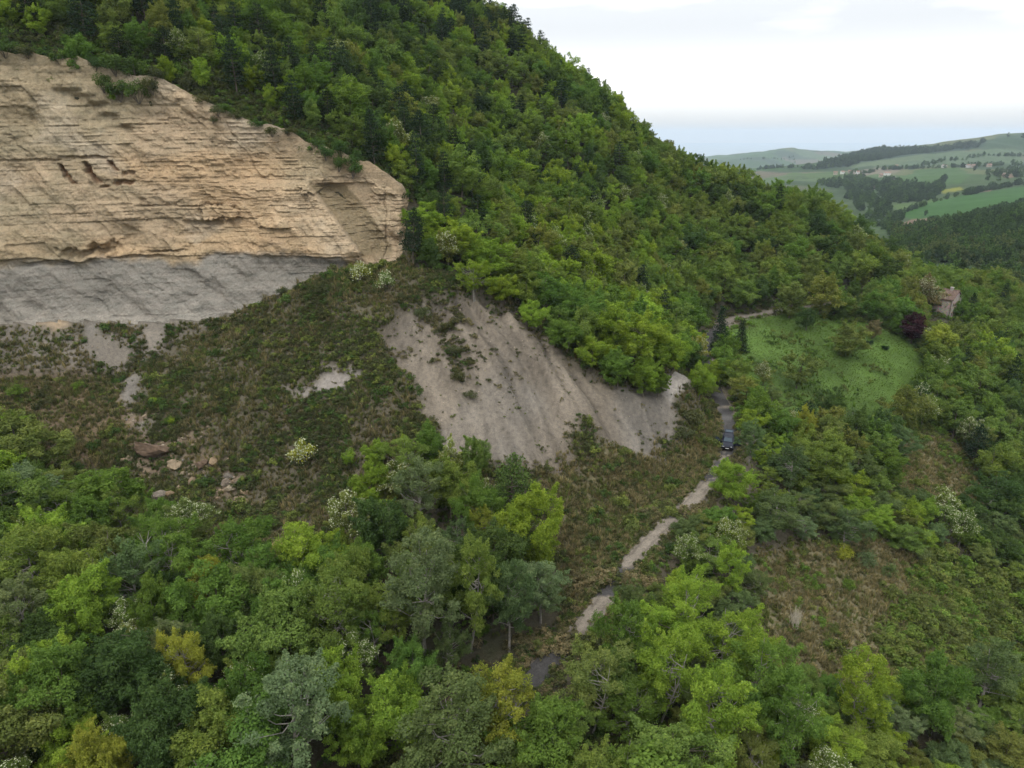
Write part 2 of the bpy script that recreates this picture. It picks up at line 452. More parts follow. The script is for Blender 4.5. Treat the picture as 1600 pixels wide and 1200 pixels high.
# flow line coordinate: noise stretched along the fall line (about straight down towards the camera and the road)
fx_, fy_ = -0.48, 0.88          # uphill direction across the scar in plan
along = GX * fx_ + GY * fy_; across = GX * fy_ - GY * fx_ + 3.0 * fbm(GX, GY, 11, 3, 40)
rill = fbm(across * 1.0, along * 0.14, 2.4, 3, 41) * 0.75 + fbm(across, along * 0.2, 0.9, 2, 44) * 0.25
ridge_ = 1 - np.abs(fbm(across, along * 0.10, 4.2, 2, 47))
relief = relief * (1 - 0.5 * M_BARE) + M_SCAR * (1.3 * rill + 2.2 * (ridge_ - 0.75)) + (M_PATCH + M_BANKP) * 0.3 * rill + M_RUB * 0.35 * fbm(GX, GY, 1.3, 2, 51) + M_TALUS * 0.25 * fbm(GX, GY, 2.2, 3, 52)
# broken upper edge of the scar
_notch = 1.3 * M_SCAR * sstep(12, 24, GZ) + 0.5 * M_SCAR + 0.5 * M_PATCH
GZ = GZ - _notch + relief * rough * (1 - 0.75 * M_MEAD)
def height(x, y): return bilin(GZ, gx, gy, x, y)

# colour of the soil itself
def col3(c): return np.array(c, float)[None, None, :]
nA = fbm(GX, GY, 14, 4, 61)[..., None]; nB = fbm(GX, GY, 3.0, 3, 62)[..., None]; nC = fbm(across, along * 0.13, 1.5, 4, 63, 0.65)[..., None]
base = col3((0.045, 0.040, 0.026)) * (1 + 0.35 * nA) + col3((0.0, 0.012, 0.0)) * np.clip(nB, 0, 1)
slopeveg = col3((0.082, 0.072, 0.050)) * (1 + 0.3 * nB)
mid = (sstep(70, 92, GY) * sstep(140, 118, GY) * sstep(60, 45, GX))[..., None]
base = base * (1 - mid) + slopeveg * mid
def lay(base, m, c): return base * (1 - m[..., None]) + c * m[..., None]
base = lay(base, M_BROWN, col3((0.105, 0.078, 0.050)) * (1 + 0.3 * nB))
base = lay(base, M_STRAW, col3((0.125, 0.110, 0.062)) * (1 + 0.25 * nB))
scar_c = col3((0.116, 0.098, 0.077)) * (1 + 0.25 * nA + 0.85 * nC + 0.25 * nB)
grey_t = sstep(0.0, 0.6, fbm(GX, GY, 16, 3, 66) + sstep(14, 26, GX) * 0.9)[..., None]
scar_c = scar_c * (1 - 0.6 * grey_t) + col3((0.132, 0.122, 0.108)) * (1 + 0.4 * nC) * 0.6 * grey_t
base = lay(base, M_SCAR, scar_c)
base = lay(base, np.clip(M_BANKP, 0, 1), col3((0.23, 0.21, 0.185)) * (1 + 0.1 * nC))
base = lay(base, M_PATCH, col3((0.19, 0.17, 0.15)) * (1 + 0.12 * nB))
base = lay(base, M_TALUS, col3((0.14, 0.127, 0.11)) * (1 + 0.15 * nB))
base = lay(base, M_FOOT, col3((0.130, 0.114, 0.094)) * (1 + 0.25 * nB + 0.15 * nA))
base = lay(base, M_TANT, col3((0.25, 0.19, 0.125)) * (1 + 0.12 * nB))
base = lay(base, M_RUB * 0.85, col3((0.155, 0.115, 0.08)) * (1 + 0.25 * nB))
base = lay(base, M_MEAD, col3((0.050, 0.086, 0.017)) * (1 + 0.5 * nA + 0.3 * nB))
verge = sstep(3.6, 1.8, RD + 0.8 * fbm(GX, GY, 2.0, 3, 70)) * 0.8
base = lay(base, verge, col3((0.13, 0.11, 0.085)) * (1 + 0.2 * nB))

tm = NT("soil")
tc = tm.attr("soil_color").outputs["Color"]
n1 = tm.noise(1.6, 6, 0.65); n2 = tm.noise(9.0, 4, 0.6)
tcol = tm.mix(1.0, tc, tm.ramp(n1, [(0.25, (0.62, 0.62, 0.62)), (0.5, (1, 1, 1)), (0.78, (1.3, 1.28, 1.22))]), 'MULTIPLY')
tcol = tm.mix(1.0, tcol, tm.ramp(n2, [(0.3, (0.75, 0.75, 0.75)), (0.7, (1.18, 1.18, 1.18))]), 'MULTIPLY')
tm.color(tcol); tm.b.inputs["Roughness"].default_value = 0.95; tm.b.inputs["Specular IOR Level"].default_value = 0.1
tm.bump(tm.noise(4.5, 6, 0.7), 0.9, 0.16)
me = np_mesh("hill_ground", np.stack([GX, GY, GZ], -1).reshape(-1, 3), grid_faces(*GX.shape), tm.m, True, colors={"soil_color": base.reshape(-1, 3)})
hill = link(bpy.data.objects.new("hill_terrain", me)); tag(hill, kind="structure")
# ------------------------------------------------------------------ the sandstone cliff
NS, NH = 620, 330
ss = np.linspace(0, seg[-1], NS)
def along_c(A): return np.stack([np.interp(ss, seg, A[:, k]) for k in range(3)], -1)
def smooth1(a, n):
    for _ in range(n): a[1:-1] = 0.25*a[:-2] + 0.5*a[1:-1] + 0.25*a[2:]
    return a
top = smooth1(along_c(CT), 6); bot = smooth1(along_c(CB), 14); bot[:, 1] -= 0.6; bot[:, 2] -= 3.0
top[:, 2] += 0.9 * fbm(ss, ss * 0, 3.2, 4, 81) + 0.15
hh = np.linspace(0, 1, NH)
S, Hh = np.meshgrid(ss, hh)
CX = bot[None, :, 0] * (1 - Hh) + top[None, :, 0] * Hh
CZ = bot[None, :, 2] * (1 - Hh) + top[None, :, 2] * Hh
# profile: foot apron, recessed grey marl, overhanging sandstone, laid-back brow
zb = 38.2 + 1.5 * fbm(S, S * 0, 10, 4, 83) + 0.012 * (S - 40)     # top of the grey marl
_se = float(np.interp(P(548, 390, 139)[0], ((CT + CB) / 2)[:, 0], seg)); zb = zb - 9.0 * sstep(_se - 3, _se + 5, S)
prof = Hh + 0.10 * np.sin(math.pi * np.clip(Hh, 0, 1)) * 0.6
apron = sstep(0.12, 0.0, Hh) * 0.10
CYb = bot[None, :, 1] * (1 - prof) + top[None, :, 1] * prof
mar = sstep(zb + 0.15, zb - 0.25, CZ)
out = np.zeros_like(S); diag0 = S + 0.62 * CZ
out += 1.9 * fbm(S, CZ * 1.3, 17, 4, 84) + 1.15 * fbm(diag0, CZ + 0.35 * S, 5, 4, 85)
# beds
rb = np.random.default_rng(4)
th = rb.choice([0.14, 0.22, 0.32, 0.45, 0.7, 1.1], 260, p=[.22, .25, .22, .17, .09, .05]); zz = np.r_[0, np.cumsum(th)] + 14.0
dip = CZ + 0.35 * fbm(S, CZ * 0.5, 22, 3, 86) - 0.010 * S
bi = np.clip(np.searchsorted(zz, dip) - 1, 0, len(th) - 1)
bf = (dip - zz[bi]) / th[bi]
bp = rb.uniform(-1, 1, len(th)) ** 3 * 0.10
bed = bp[bi] * (0.5 + 0.9 * vnoise(S / 9.0, bi * 1.7, 87))
bed += 0.03 * np.sin(np.clip(bf, 0, 1) * math.pi) - 0.10 * sstep(0.15, 0.0, bf) * (vnoise(S / 3.5, bi * 3.1, 88) > 0.62)
L = rb.uniform(0.8, 3.2, len(th)); ph = rb.uniform(0, 9, len(th))
diag = (S + 0.62 * CZ)
blk_i = np.floor(diag / L[bi] + ph[bi] + 0.25 * fbm(S, CZ, 2.5, 2, 89))
blk = _h(blk_i, bi.astype(float), np.zeros_like(S), 90) - 0.5
amp = 0.12 + 0.24 * sstep(-0.2, 0.5, fbm(S, CZ, 11, 3, 91))
rockout = bed + amp * blk
big_i = np.floor(diag / 6.5 + 0.4 * fbm(S, CZ, 6, 2, 92)); big_j = np.floor((dip + 0.2 * fbm(S, CZ, 8, 2, 93)) / 3.4)
rockout += 0.6 * (_h(big_i, big_j, np.zeros_like(S), 94) - 0.5)
rockout += 0.42 * fbm(diag, (CZ - 0.4 * S) * 0.40, 1.3, 3, 95) + 0.16 * fbm(diag, (CZ - 0.4 * S) * 0.5, 0.55, 2, 99) + 0.35 * fbm(S, CZ * 1.4, 3.5, 3, 98)
out += rockout * (1 - 0.55 * mar) - 0.9 * mar * sstep(0, 1, vnoise(S / 14, S * 0, 96)) * sstep(zb - 5.5, zb - 0.4, CZ) - 0.25 * mar
out += 0.30 * mar * fbm(S, CZ, 2.2, 4, 97)
# named features, found by where they sit on the face: (centre u, v, half width s, half height z, depth, slant)
def sz(u, v, Y=139.0):
    p = np.array(P(u, v, Y)); mids = (CT + CB) / 2
    return float(np.interp(p[0], mids[:, 0], seg)), float(p[2])
rust = np.zeros_like(S); shade_soft = np.zeros_like(S)
def cell(u, v, hw, hz, d, slant=0.0, soft=0.25, r=0.0):
    global out, rust
    s0, z0 = sz(u, v)
    Sw = S + 0.9 * min(hw, 2) * fbm(S, CZ, 1.3, 4, int(u)); Cw = CZ + 0.8 * min(hz, 2) * fbm(S, CZ, 1.1, 4, int(u) + 1)
    a = np.abs((Sw - s0) + slant * (Cw - z0)) / hw; b = np.abs(Cw - z0) / hz
    m = sstep(1.0, 1.0 - soft, a) * sstep(1.0, 1.0 - soft, b)
    out += d * m; rust = np.maximum(rust, r * m)
for a in [(108,266,0.7,1.7,-1.5,0.5,0.6,0.9),(122,280,0.6,1.0,-1.0,0.7,0.6,0.8),(146,266,1.0,1.6,-1.4,0.6,0.6,1.0),(158,278,0.9,0.9,-1.0,0.9,0.6,0.7),(178,258,0.8,1.3,-1.3,0.4,0.6,0.8),(196,284,2.4,0.6,-0.9,0.3,0.6,0.8),(172,290,1.6,0.35,-0.7,0.1,0.5,0.5),(205,270,1.2,0.5,-0.7,0.3,0.5,0.4),(130,246,5.0,0.35,-0.9,0.0,0.5,0.2),(70,250,9.0,0.22,-0.5,0.0,0.4,0.0),
          (340,330,3.3,1.5,1.25,0.55,0.12,0),(310,322,5.0,0.2,-0.6,0,0.4,0),(325,347,4.5,0.5,-0.9,0,0.4,0),(425,348,3.2,0.8,0.9,0.7,0.2,0),(250,320,4,0.2,-0.5,0,0.4,0),
          (160,388,5.5,1.0,-1.6,-0.3,0.5,0.0),(185,382,3.5,1.3,-1.3,-0.6,0.6,0.0),(110,402,6,0.5,-0.9,0,0.5,0),(270,388,4,0.3,-0.8,0,0.4,0),(480,288,2.2,1.7,0.9,0,0.15,0),(230,395,6,0.3,-0.6,0,.4,0)]: cell(*a)
# the long slanting overhang of the upper face
for u, v in ((105,140),(130,148),(150,160),(172,178),(190,196)):
    s0, z0 = sz(u, v, 142); m = sstep(1, 0.2, np.abs(S - s0) / 3.4)
    out += m * (0.55 * sstep(0.0, 0.5, CZ - z0) * sstep(3.6, 1.0, CZ - z0) - 0.75 * sstep(0.1, -0.4, CZ - z0) * sstep(-3.0, -0.6, CZ - z0))
# the set-back bay at the end of the cliff, with its wall facing sideways
s1, z1 = sz(478, 292); s2, z2 = sz(560, 392)
edge = s1 + (s2 - s1) * np.clip((z1 - CZ) / (z1 - z2), 0, 1.0)
bay = sstep(-0.2, 4.6, S - edge) * sstep(z1 + 0.5, z1 - 0.3, CZ) * sstep(z2 - 2.5, z2 + 1.0, CZ)
out -= 3.0 * bay * sstep(13.5, 7.0, S - edge)
out += 2.9 * sstep(0.35, -0.25, S - edge) * sstep(-22, -3, S - edge) * sstep(z1 + 1.5, z1 - 0.5, CZ) * sstep(z2 - 3.0, z2 + 1.0, CZ)
bay_shade = sstep(0.0, 0.3, S - edge) * sstep(7.4, 6.6, S - edge) * sstep(z1 + 0.3, z1 - 0.2, CZ) * sstep(z2 - 2.5, z2, CZ)
# upright joints at the very end
for u, w in ((604, 0.22),):
    s0, _ = sz(u, 330, 144); out -= 0.6 * sstep(1, 0, np.abs(S - s0 - 0.9 * fbm(S * 0, CZ, 3, 2, u)) / w) * sstep(34, 38, CZ) * sstep(52, 47, CZ)
edgefade = sstep(0.0, 0.05, Hh) * sstep(1.0, 0.955, Hh)
out = out * (0.25 + 0.75 * edgefade)
NX, NY = 0.16, -0.98                           # outward direction
CX2 = CX + NX * out; CY2 = np.minimum(CYb + NY * (out + apron * 8), top[None, :, 1] - 0.4 - 1.2 * (1 - Hh))
# turn the top edge back into the hill
CY2[-1, :] += 1.6; CZ2 = CZ.copy(); CZ2[-1, :] -= 0.5
# --- colour of the rock, and the painted shade of the bay
nb = rb.uniform(-1, 1, len(th))[bi][..., None]
c_tan = col3((0.33, 0.256, 0.172)); c_or = col3((0.36, 0.26, 0.160)); c_ol = col3((0.245, 0.21, 0.140)); c_gr = col3((0.198, 0.184, 0.162)); c_pale = col3((0.37, 0.32, 0.25))
w_or = sstep(0.0, 0.55, fbm(S, CZ * 2.2, 20, 3, 101) + 0.35 * sstep(48, 41, CZ))[..., None]
w_ol = (sstep(-0.1, 0.5, fbm(S, CZ * 1.6, 18, 3, 102) + 0.5 * sstep(52, 64, CZ) * sstep(60, 25, S)))[..., None]
w_pale = sstep(0.15, 0.6, fbm(S, CZ * 1.5, 9, 4, 103) + 0.5 * sstep(0.9, 1.0, Hh))[..., None]
rc = c_tan * (1 - w_or) + c_or * w_or
rc = rc * (1 - 0.75 * w_ol) + c_ol * 0.75 * w_ol
rc = rc * (1 - 0.5 * w_pale) + c_pale * 0.5 * w_pale
rc = rc * (1 + 0.10 * nb + 0.16 * fbm(S, CZ * 3, 4, 4, 104)[..., None] + 0.10 * blk[..., None])
gm = sstep(zb + 0.9, zb - 0.9, CZ + 1.6 * fbm(S, CZ, 4, 4, 105) + 1.2 * fbm(S, CZ * 0.3, 14, 2, 109))[..., None]
grey = c_gr * (1 + 0.16 * fbm(S, CZ * 4, 5, 4, 106)[..., None] + 0.07 * nb)
palefoot = sstep(0.16, 0.05, Hh + 0.03 * fbm(S, CZ, 4, 3, 107))[..., None]
grey = grey * (1 - palefoot) + col3((0.26, 0.24, 0.208)) * (1 + 0.1 * fbm(S, CZ * 3, 3, 3, 108)[..., None]) * palefoot
rc = rc * (1 - gm) + grey * gm
rc = rc * (1 - 0.9 * rust[..., None]) + col3((0.17, 0.088, 0.045)) * 0.9 * rust[..., None]
rc = rc * (1 - 0.85 * bay_shade[..., None]) + col3((0.17, 0.135, 0.082)) * 0.85 * bay_shade[..., None]  # bay's sideways wall darkened, its shade put into the vertex colour
cm = NT("sandstone")
cc = cm.attr("rock_color").outputs["Color"]
_mp = cm.new("ShaderNodeMapping"); _mp.inputs["Rotation"].default_value = (0, R(28), 0); cm.l.new(cm.new("ShaderNodeTexCoord").outputs["Object"], _mp.inputs[0])
f1 = cm.noise(1.1, 7, 0.7, vec=_mp.outputs[0], stretch=(0.55, 0.8, 2.2)); f2 = cm.noise(2.6, 6, 0.7); f3 = cm.noise(0.4, 5, 0.6, stretch=(1, 1, 2.5))
ccol = cm.mix(1.0, cc, cm.ramp(f1, [(0.28, (0.68, 0.66, 0.64)), (0.44, (0.98, 0.98, 0.98)), (0.75, (1.15, 1.13, 1.1))]), 'MULTIPLY')
ccol = cm.mix(1.0, ccol, cm.ramp(f2, [(0.3, (0.72, 0.71, 0.70)), (0.55, (1.02, 1.02, 1.02)), (0.8, (1.16, 1.16, 1.14))]), 'MULTIPLY')
ccol = cm.mix(1.0, ccol, cm.ramp(f3, [(0.3, (0.82, 0.84, 0.82)), (0.65, (1.08, 1.05, 1.02))]), 'MULTIPLY')
cm.color(ccol); cm.b.inputs["Roughness"].default_value = 0.95; cm.b.inputs["Specular IOR Level"].default_value = 0.1
hb = cm.mix(0.5, f1, f2)
cm.bump(hb, 1.0, 0.6)
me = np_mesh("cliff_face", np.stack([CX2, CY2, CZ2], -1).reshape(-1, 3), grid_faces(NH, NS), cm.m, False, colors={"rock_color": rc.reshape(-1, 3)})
cliff = link(bpy.data.objects.new("cliff", me))
tag(cliff, "tall banded tan sandstone cliff with a grey marl foot above the slope", "cliff")
# ------------------------------------------------------------------ the valley, far hills and sea
FP = [(1560,405,450),(1440,362,700),(1600,338,600),(1450,374,600),(1420,346,900),(1600,296,1150),(1700,280,1150),(1400,321,1100),(1350,301,1400),(1300,291,1600),(1250,280,1750),
      (1240,268,2000),(1420,265,2100),(1600,262,2000),(1700,255,2000),(1600,238,2600),(1700,215,3000),(1600,202,3000),(1560,206,3050),(1545,213,3100),(1490,228,3200),(1420,232,3300),(1380,233,3300),(1340,240,3300),(1290,254,3200),(1250,266,3100),(1160,275,2600),
      (1130,247,5600),(1180,238,5600),(1240,234,5800),(1270,240,5800),(1320,244,6000),(1360,239,6500),(1385,229,6500),(1405,230,6500),(1420,244,6500),(1500,250,6000)]
FG = [P(*a) for a in FP]
FG += [(x, 345.0, float(raw_height(x, 344.0))) for x in (-160, -60, 0, 60, 120, 180, 250)]
FG += [(320, 345, -20), (500, 345, -40), (300, 200, -42), (-200, 345, 150), (-300, 500, 150), (-100, 500, 110), (50, 500, 10), (150, 500, -22), (300, 480, -18), (600, 700, -30), (900, 900, -20), (0, 900, -20), (-400, 1200, 60),
       (-1500, 4000, -60), (300, 1500, -70), (0, 3000, -120), (2500, 2500, 20), (900, 4400, -190), (1600, 4400, -170), (2500, 4600, -120), (4000, 4000, -60), (0, 6000, -160), (-3000, 7000, -200), (2000, 5200, -165), (5000, 7000, -210),
       (0, 9500, -268), (3000, 9500, -268), (7000, 9500, -268), (-5000, 9500, -268), (10000, 8000, -262)]
FG = np.array(FG, float)
def fspace(x, y): return np.stack([np.asarray(x) / np.asarray(y) * 5.0, np.log(np.asarray(y)) * 2.2], -1)
_Q = fspace(FG[:, 0], FG[:, 1]); nf = len(FG)
_B = np.zeros((nf + 1, nf + 1)); _B[:nf, :nf] = -np.linalg.norm(_Q[:, None] - _Q[None], axis=2); _B[:nf, nf] = 1; _B[nf, :nf] = 1
_V = np.linalg.solve(_B, np.r_[FG[:, 2], 0])
def far_height(x, y):
    q = fspace(x, y); sh = q.shape[:-1]; q = q.reshape(-1, 2); out = np.empty(len(q))
    for i in range(0, len(q), 30000):
        out[i:i+30000] = -np.linalg.norm(q[i:i+30000, None] - _Q[None], axis=2) @ _V[:nf] + _V[nf]
    z = out.reshape(sh); y = np.asarray(y)
    return z + fbm(x, y, 420, 4, 201) * 0.016 * np.clip(y - 500, 0, 2500) + fbm(x, y, 90, 3, 202) * 2.0 * sstep(360, 700, y)
fa = np.r_[np.linspace(-1.6, 0.22, 70), np.linspace(0.225, 0.86, 430), np.linspace(0.87, 2.2, 50)]
fy = np.exp(np.linspace(math.log(348.0), math.log(9500.0), 420))
FA, FY = np.meshgrid(fa, fy); FX = FA * FY
FZ = far_height(FX, FY)
FZ[0] -= 1.5
def far_hit(u, v, y0=360.0, y1=9000.0):
    ys = np.exp(np.linspace(math.log(y0), math.log(y1), 1600)); p = P(u, v, 100.0)
    zz = CAM_Z + (p[2] - CAM_Z) / 100 * ys; xx = p[0] / 100 * ys
    k = np.where(zz <= far_height(xx, ys))[0]; i = k[0] if len(k) else len(ys) - 1
    return float(xx[i]), float(ys[i])
def far_zone(pts): return [far_hit(u, v) for u, v in pts]
fn1 = fbm(FX, FY, 300, 4, 211)[..., None]; fn2 = fbm(FX, FY, 60, 4, 212)[..., None]
fbase = col3((0.052, 0.078, 0.030)) * (1 + 0.35 * fn2) + col3((0.03, 0.022, 0.008)) * np.clip(fn1, 0, 1)
# patchwork of plots for the general far country
pi_ = np.floor((FX * 0.8 + FY * 0.3) / 190 + 0.5 * fn1[..., 0]); pj_ = np.floor((FY - 0.25 * FX) / 260 + 0.5 * fn2[..., 0])
pr = _h(pi_, pj_, np.zeros_like(FX), 220)
pal = np.array([(0.05,0.085,0.03),(0.075,0.115,0.035),(0.045,0.07,0.03),(0.11,0.12,0.05),(0.055,0.10,0.03),(0.13,0.11,0.07),(0.04,0.065,0.028),(0.085,0.12,0.05)])
plots = pal[(pr * len(pal)).astype(int).clip(0, len(pal) - 1)] * (1 + 0.15 * fn2)
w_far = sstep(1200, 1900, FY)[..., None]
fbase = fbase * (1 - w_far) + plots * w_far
def fz(pts, c, warp=6.0, var=0.12):
    global fbase
    poly = far_zone(pts)
    sc = np.clip(FY / 1000, 0.5, 3) * warp
    m = blur(inside(poly, FX + sc * fbm(FX, FY, 70, 3, 230), FY + 2 * sc * fbm(FX, FY, 90, 3, 231)).astype(float), 1)[..., None]
    fbase = fbase * (1 - m) + col3(c) * (1 + var * fn2) * m
fz([(1405,335),(1440,318),(1500,306),(1600,292),(1640,288),(1640,318),(1600,322),(1540,336),(1480,345),(1420,342)], (0.040, 0.098, 0.020))
fz([(1400,352),(1420,343),(1458,340),(1448,352),(1400,357)], (0.19, 0.125, 0.085))
fz([(1395,322),(1440,315),(1500,300),(1510,296),(1480,310),(1410,333)], (0.075, 0.115, 0.032))
fz([(1400,283),(1430,266),(1500,262),(1520,272),(1500,285),(1460,290),(1420,292)], (0.058, 0.105, 0.030))
fz([(1465,298),(1500,292),(1502,297),(1470,302)], (0.20, 0.20, 0.035))
fz([(1356,296),(1378,296),(1380,312),(1362,320),(1352,312)], (0.075, 0.12, 0.035))
fz([(1565,271),(1585,271),(1590,277),(1568,278)], (0.20, 0.12, 0.085))
fz([(1520,298),(1545,295),(1545,299),(1522,302)], (0.22, 0.14, 0.10))
fz([(1370,258),(1400,252),(1480,238),(1560,232),(1600,236),(1600,256),(1500,259),(1420,262)], (0.085, 0.12, 0.060))
fz([(1310,256),(1390,244),(1480,236),(1440,248),(1370,260),(1310,262)], (0.10, 0.13, 0.065))
fz([(1270,266),(1300,252),(1340,241),(1400,234),(1480,230),(1540,219),(1530,232),(1460,240),(1380,250),(1320,262)], (0.028, 0.050, 0.026))
fz([(1540,220),(1560,212),(1600,208),(1660,206),(1660,224),(1600,230),(1540,232)], (0.045, 0.075, 0.035))
fz([(1320,268),(1370,262),(1420,264),(1400,270),(1340,276)], (0.17, 0.145, 0.10))
fz([(1375,283),(1398,276),(1412,286),(1400,291)], (0.16, 0.145, 0.10))
fmN = NT("far_land")
fcol = fmN.attr("land_color").outputs["Color"]
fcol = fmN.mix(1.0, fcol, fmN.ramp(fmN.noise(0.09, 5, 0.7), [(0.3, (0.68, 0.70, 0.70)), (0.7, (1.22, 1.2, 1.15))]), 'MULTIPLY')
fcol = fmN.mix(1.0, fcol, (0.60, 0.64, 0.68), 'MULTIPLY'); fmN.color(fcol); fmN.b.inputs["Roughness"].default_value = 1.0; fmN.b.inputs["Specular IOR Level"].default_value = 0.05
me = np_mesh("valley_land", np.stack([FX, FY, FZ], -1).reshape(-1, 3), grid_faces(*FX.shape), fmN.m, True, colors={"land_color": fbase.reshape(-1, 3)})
tag(link(bpy.data.objects.new("valley_land", me)), kind="structure")
# ground under and behind the viewpoint and out to the sides
gm2 = plain("outer_ground", (0.06, 0.065, 0.035), 1.0, 0.3, 0.02)
ob_ = MB(); ob_.add([(-9000, -1900, -130), (12000, -1900, -130), (12000, 345, -130), (-9000, 345, -130)], [(0, 1, 2, 3)])
tag(ob_.build("lower_land", gm2), kind="structure")
sm = NT("sea_water"); sm.color((0.16, 0.20, 0.22)); sm.b.inputs["Roughness"].default_value = 0.5
sm.bump(sm.noise(0.02, 3), 0.3, 2.0)
sb = MB(); sb.add([(-26000, -1900, -262), (26000, -1900, -262), (26000, 27000, -262), (-26000, 27000, -262)], [(0, 1, 2, 3)])
tag(sb.build("sea", sm.m), kind="structure")
# haze: even, pale air round everything
hm = bpy.data.materials.new("haze_air"); hm.use_nodes = True
hn = hm.node_tree.nodes; hn.clear()
ho = hn.new("ShaderNodeOutputMaterial"); hv = hn.new("ShaderNodeVolumePrincipled")
hv.inputs["Color"].default_value = (0.70, 0.83, 0.96, 1); hv.inputs["Density"].default_value = HAZE_D; hv.inputs["Anisotropy"].default_value = 0.2
hm.node_tree.links.new(hv.outputs[0], ho.inputs["Volume"])
hb_ = MB(); hb_.box((-27000, -2000, -263.5), (27000, 28000, 185))
hz = hb_.build("haze", hm); tag(hz, kind="stuff")
# ------------------------------------------------------------------ foliage
LEAF = dict(
    bright=(0.168, 0.240, 0.034), green=(0.100, 0.165, 0.034), mid=(0.128, 0.180, 0.042), dark=(0.062, 0.100, 0.031), olive=(0.135, 0.162, 0.046),
    yellow=(0.203, 0.223, 0.038), silver=(0.128, 0.164, 0.074), blue=(0.092, 0.130, 0.050), pine=(0.022, 0.038, 0.020), fir=(0.014, 0.030, 0.015), purple=(0.041, 0.016, 0.021),
    broom=(0.072, 0.080, 0.038), straw=(0.200, 0.168, 0.095), brown=(0.142, 0.120, 0.072), khaki=(0.138, 0.124, 0.068), herb=(0.100, 0.122, 0.040))
def leaf_material(name, source):
    t = NT(name)
    if source == 'object':
        c = t.new("ShaderNodeObjectInfo").outputs["Color"]
    else:
        c = t.attr("tint", 'INSTANCER').outputs["Color"]
    lv = t.attr("lv").outputs["Fac"]
    k = t.ramp(lv, [(0.0, (0.60, 0.66, 0.60)), (0.5, (1.0, 1.0, 1.0)), (1.0, (1.55, 1.40, 1.30))])
    c = t.mix(1.0, c, k, 'MULTIPLY')
    d = t.new("ShaderNodeBsdfDiffuse"); tr = t.new("ShaderNodeBsdfTranslucent"); mx = t.new("ShaderNodeMixShader")
    t.l.new(c, d.inputs[0]); tcol = t.mix(1.0, c, (1.15, 1.28, 0.75), 'MULTIPLY'); t.l.new(tcol, tr.inputs[0])
    mx.inputs[0].default_value = 0.45
    t.l.new(d.outputs[0], mx.inputs[1]); t.l.new(tr.outputs[0], mx.inputs[2])
    t.l.new(mx.outputs[0], t.out.inputs["Surface"])
    t.n.remove(t.b)
    return t.m
M_LEAF = leaf_material("leaves", 'object'); M_LEAF_S = leaf_material("leaves_of_mass", 'inst')
M_BARK = plain("bark", (0.10, 0.085, 0.068), 0.95, 0.35, 2.5, 0.05)
M_BARK_PALE = plain("pale_bark", (0.20, 0.185, 0.16), 0.9, 0.3, 2.5, 0.1)
M_BLOSSOM = plain("blossom", (0.34, 0.36, 0.22), 0.9, 0.15, 2.0, 0.05)
M_DEAD = plain("dead_wood", (0.40, 0.36, 0.29), 0.9, 0.25, 4.0, 0.05)

def unit(a): return a / (np.linalg.norm(a, axis=-1, keepdims=True) + 1e-9)
def leaf_cards(pos, nrm, size, rg, aspect=0.62, lv=None):
    n = len(pos)
    r = rg.normal(size=(n, 3)); t = unit(np.cross(nrm, r)); b = np.cross(nrm, t)
    s = (size * rg.uniform(0.65, 1.3, n))[:, None]
    bend = nrm * s * rg.uniform(-0.12, 0.2, (n, 1))
    v = np.stack([pos - t * s * 0.5, pos - b * s * 0.5 * aspect + bend, pos + t * s * 0.5, pos + b * s * 0.5 * aspect + bend], 1).reshape(-1, 3)
    f = np.arange(4 * n, dtype=np.int32).reshape(n, 4)
    if lv is None: lv = rg.random(n)
    return v, f, np.repeat(lv, 4)
def clump_leaves(cents, rads, per, size, rg, up=0.45, flat=0.8, shell=0.45, clv=0.5):
    """leaves on the outside of leafy clumps"""
    P_, N_, L_ = [], [], []
    for c, r in zip(cents, rads):
        n = max(4, int(per * (r / rads.mean()) ** 2))
        d = unit(rg.normal(size=(n, 3)) + np.array([0, 0, 0.35]))
        q = rg.uniform(shell, 1.0, n) ** 0.7
        lump = 1 + 0.28 * np.sin(d[:, 0] * 5 + c[0] * 7) * np.sin(d[:, 1] * 6 + c[1] * 5 + 1.3) + 0.15 * np.sin(d[:, 2] * 9 + c[2] * 3)
        p = c + d * (r * q * lump)[:, None] * np.array([1, 1, flat])
        P_.append(p); N_.append(unit(0.75 * d + np.array([0, 0, up]) + 0.55 * rg.normal(size=(n, 3))))
        L_.append(np.clip((1 - clv) * rg.random(n) + clv * rg.random(), 0, 1))
    p = np.concatenate(P_); nn = np.concatenate(N_); l = np.concatenate(L_)
    return leaf_cards(p, nn, size, rg, lv=l)
